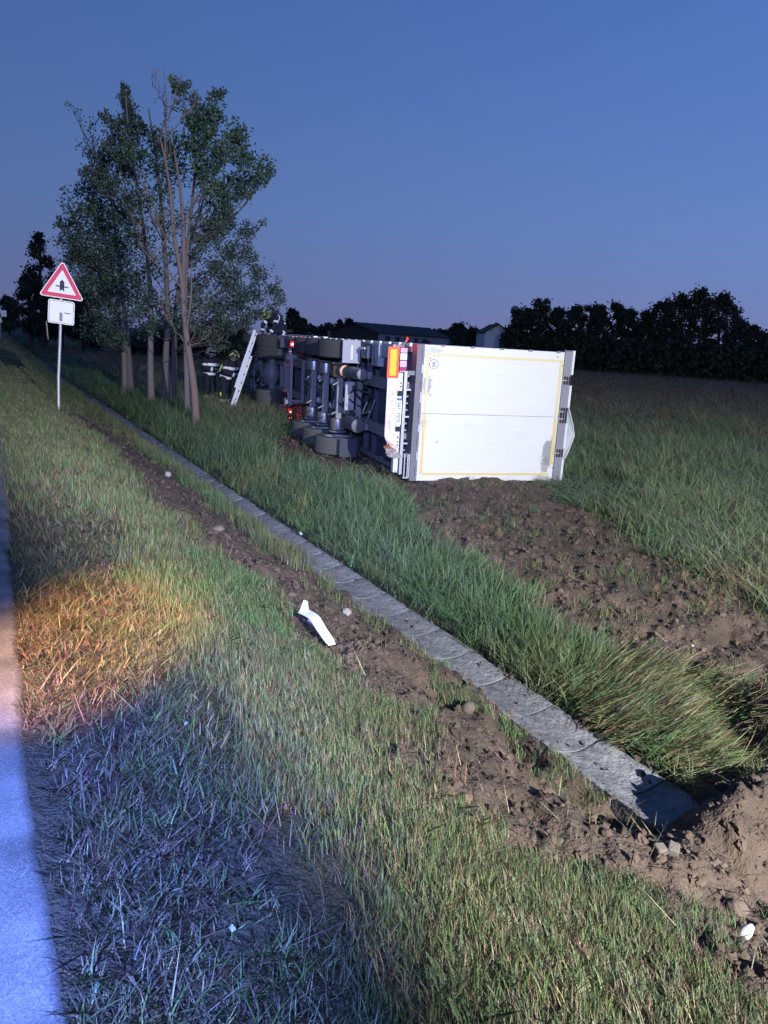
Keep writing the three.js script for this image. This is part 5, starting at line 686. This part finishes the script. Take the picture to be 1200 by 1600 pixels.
const stand = { pelvis: [0, 0.95, 0], waist: [0, 1.12, 0.0], chest: [0, 1.34, 0.02], neck: [0, 1.5, 0.04], head: [0, 1.62, 0.06], hipL: [0.11, 0.88, 0], hipR: [-0.11, 0.88, 0], kneeL: [0.13, 0.48, 0.03], kneeR: [-0.13, 0.48, 0.02], ankleL: [0.14, 0.1, 0], ankleR: [-0.14, 0.1, -0.02], toeL: [0.16, 0.06, 0.17], toeR: [-0.16, 0.06, 0.15], shoL: [0.2, 1.42, 0.02], shoR: [-0.2, 1.42, 0.02], elbL: [0.27, 1.14, 0.05], elbR: [-0.27, 1.14, 0.05], wriL: [0.2, 0.98, 0.25], wriR: [-0.2, 0.98, 0.25] };
{
  const r1 = at(352, 632, 26.0), p1 = [r1.x, ground(r1.x, r1.z), r1.z];
  firefighter('firefighter in dark gear with lime straps standing beside the ladder, hands held in front', p1, 0.75, { ...stand, waist: [0, 1.12, 0.05], chest: [0, 1.33, 0.12], neck: [0, 1.48, 0.2], head: [0, 1.58, 0.27], shoL: [0.2, 1.4, 0.14], shoR: [-0.2, 1.4, 0.14], elbL: [0.29, 1.12, 0.2], elbR: [-0.29, 1.13, 0.18], wriL: [0.12, 1.0, 0.4], wriR: [-0.1, 1.02, 0.4] }, (t, j) => {
    hand(t, j.wriL, [-0.3, 0.1, 0.9], mGlove, 1); hand(t, j.wriR, [0.3, 0.05, 0.9], mGlove, -1); face(t, j.head);
    helmet(t, [0, 1.63, 0.27], [0.35, 0, 0], M(0.05, 0.05, 0.05, 0.4), mLime);
    mesh('lime_strap', tube([V(-0.12, 1.64, 0.2), V(-0.14, 1.7, 0.3), V(0, 1.76, 0.32), V(0.13, 1.68, 0.28), V(0.14, 1.6, 0.2)], [0.02, 0.022, 0.022, 0.022, 0.02], 6), mLime, t); mesh('lime_strap', tube([V(0.05, 1.52, 0.1), V(0.0, 1.42, -0.06), V(-0.08, 1.3, -0.09), V(-0.14, 1.14, -0.12)], [0.02, 0.024, 0.024, 0.018], 6), mLime, t); mesh('lime_strap', tube([V(0.15, 1.5, 0.16), V(0.17, 1.4, 0.0), V(0.1, 1.28, -0.08)], [0.018, 0.02, 0.02], 6), mLime, t);
    mesh('knee_patch', rock(3, 0.06, 0.08, 0.03, 0.1), mLime, t, [-0.2, 0.42, -0.02]); mesh('chest_strip', box(0.18, 0.05, 0.02, 0.006), mStrip, t, [0, 1.24, -0.09], [0.2, 0, 0]); mesh('chest_strip', box(0.05, 0.16, 0.02, 0.006), mStrip, t, [0.15, 1.3, -0.06], [0.2, 0, 0]);
  });
  const r2 = at(327, 622, 27.2), p2 = [r2.x, ground(r2.x, r2.z), r2.z];
  firefighter('firefighter in dark gear with a grey helmet standing behind the colleague at the ladder', p2, 0.55, { ...stand, wriR: [-0.1, 1.12, 0.28], elbR: [-0.27, 1.15, 0.08], head: [0, 1.63, 0.08] }, (t, j) => {
    hand(t, j.wriL, [0, -0.5, 0.8], mGlove, 1); hand(t, j.wriR, [0.4, 0.1, 0.8], mGlove, -1); face(t, j.head); helmet(t, [0, 1.68, 0.06], [0.15, 0, 0], mHelmet, mHelmet);
    mesh('chest_strip', box(0.22, 0.05, 0.02, 0.006), mStrip, t, [0, 1.38, -0.14]); mesh('chest_strip', box(0.05, 0.2, 0.02, 0.006), mStrip, t, [-0.16, 1.33, -0.08], [0, 0.6, 0]);
  });
  // crouching on the upturned flank of the cab, bent over to the left
  const top = onLorry(-0.35, 2.42, 13.3);
  firefighter('firefighter crouching on top of the overturned lorry with a yellow helmet', top.toArray(), -1.15, { ...stand, pelvis: [0, 0.36, -0.22], waist: [0, 0.48, -0.08], chest: [0, 0.58, 0.12], neck: [0, 0.6, 0.3], head: [0, 0.62, 0.42], hipL: [0.12, 0.3, -0.2], hipR: [-0.12, 0.3, -0.2], kneeL: [0.17, 0.16, 0.16], kneeR: [-0.16, 0.2, 0.18], ankleL: [0.15, 0.09, -0.26], ankleR: [-0.15, 0.09, -0.22], toeL: [0.15, 0.06, -0.42], toeR: [-0.15, 0.06, -0.38], shoL: [0.2, 0.58, 0.18], shoR: [-0.2, 0.58, 0.18], elbL: [0.29, 0.34, 0.3], elbR: [-0.28, 0.34, 0.32], wriL: [0.2, 0.1, 0.42], wriR: [-0.18, 0.1, 0.44] }, (t, j) => {
    hand(t, j.wriL, [0, -0.4, 0.9], mGlove, 1); hand(t, j.wriR, [0, -0.4, 0.9], mGlove, -1); face(t, j.head); helmet(t, [0, 0.66, 0.44], [0.5, 0, 0], M(0.65, 0.75, 0.12, 0.4), mLime); mesh('air_cylinder', new THREE.CapsuleGeometry(0.07, 0.3, 6, 14), M(0.04, 0.04, 0.05, 0.5), t, [0, 0.72, -0.02], [1.2, 0, 0]);
  });
}

// ------------------------------------------------------------------ floodlight mast behind the photographer
{
  const L = LAMPS.flood, [x, y, z] = L.at, g0 = ground(x, z), t = thing('floodlight_mast', 'work floodlight with a side shutter on a tripod mast behind the viewer', 'floodlight', [x, g0, z], 0), h = y - g0;
  mesh('mast', tube([V(0, 0.4, 0.45), V(0, 2, 0.45), V(0, h - 0.15, 0.45)], [0.045, 0.04, 0.03], 12), mSteel, t);
  for (let k = 0; k < 3; k++) { const a = k * 2.094 + 0.5; mesh('leg', tube([V(0, 1.3, 0.45), V(Math.cos(a) * 0.8, 0, 0.45 + Math.sin(a) * 0.8)], [0.022, 0.022], 8), mSteel, t); }
  mesh('lamp_housing', box(0.5, 0.36, 0.2, 0.03), mDark, t, [0, h, 0.3]); mesh('lamp_lens', new THREE.SphereGeometry(0.11, 24, 14).scale(1, 1, 0.5), glow(1, 1, 1, 3), t, [0, h, 0]);
  mesh('lamp_arm', box(0.06, 0.06, 0.36, 0.01), mSteel, t, [0, h, 0.13]).position.set(0, h - 0.22, 0.2);
  const e = -SHUTTER * rad, d = 0.95, px = Math.sin(e) * d, pz = -Math.cos(e) * d; mesh('shutter', box(1.1, 1.5, 0.02, 0.005), mDark, t, [px - 0.55 * Math.cos(0.5), h, pz + 0.55 * Math.sin(0.5)], [0, 0.5, 0]); mesh('shutter_arm', tube([V(-0.2, h, 0.25), V(px - 0.3, h + 0.0, pz + 0.16)], [0.015, 0.015], 8), mSteel, t);
}

{ // beacon bar on a pole at the roadside behind the viewer
  const t = thing('beacon_mast', 'pole with a bar of amber and blue warning beacons behind the viewer', 'beacon', [-2.1, 0, 2.3]);
  mesh('pole', tube([V(0, 0, 0), V(0, 1.4, 0), V(0, 2.6, 0)], [0.05, 0.045, 0.04], 12), mSteel, t); mesh('base_plate', box(0.5, 0.04, 0.5, 0.01), mDark, t, [0, 0.02, 0]); mesh('cross_bar', box(0.06, 0.05, 3.5, 0.01), mSteel, t, [0, 2.58, 0.1]); mesh('side_arm', box(0.6, 0.04, 0.05, 0.01), mSteel, t, [0.27, 2.58, -1.4]);
  for (const [k, c] of [['amber', [1, 0.5, 0.08]], ['blue', [0.16, 0.27, 1]], ['blueFar', [0.2, 0.3, 1]]]) { const [x, y, z] = LAMPS[k].at; const g = new THREE.Group(); g.name = 'beacon_lamp'; g.position.set(x + 2.1, y, z - 2.3); t.add(g); mesh('lamp_dome', new THREE.SphereGeometry(0.09, 20, 14), glow(...c, 3), g); mesh('lamp_foot', new THREE.CylinderGeometry(0.1, 0.1, 0.05, 20), mDark, g, [0, -0.11, 0]); }
}
renderer.render(scene, camera);
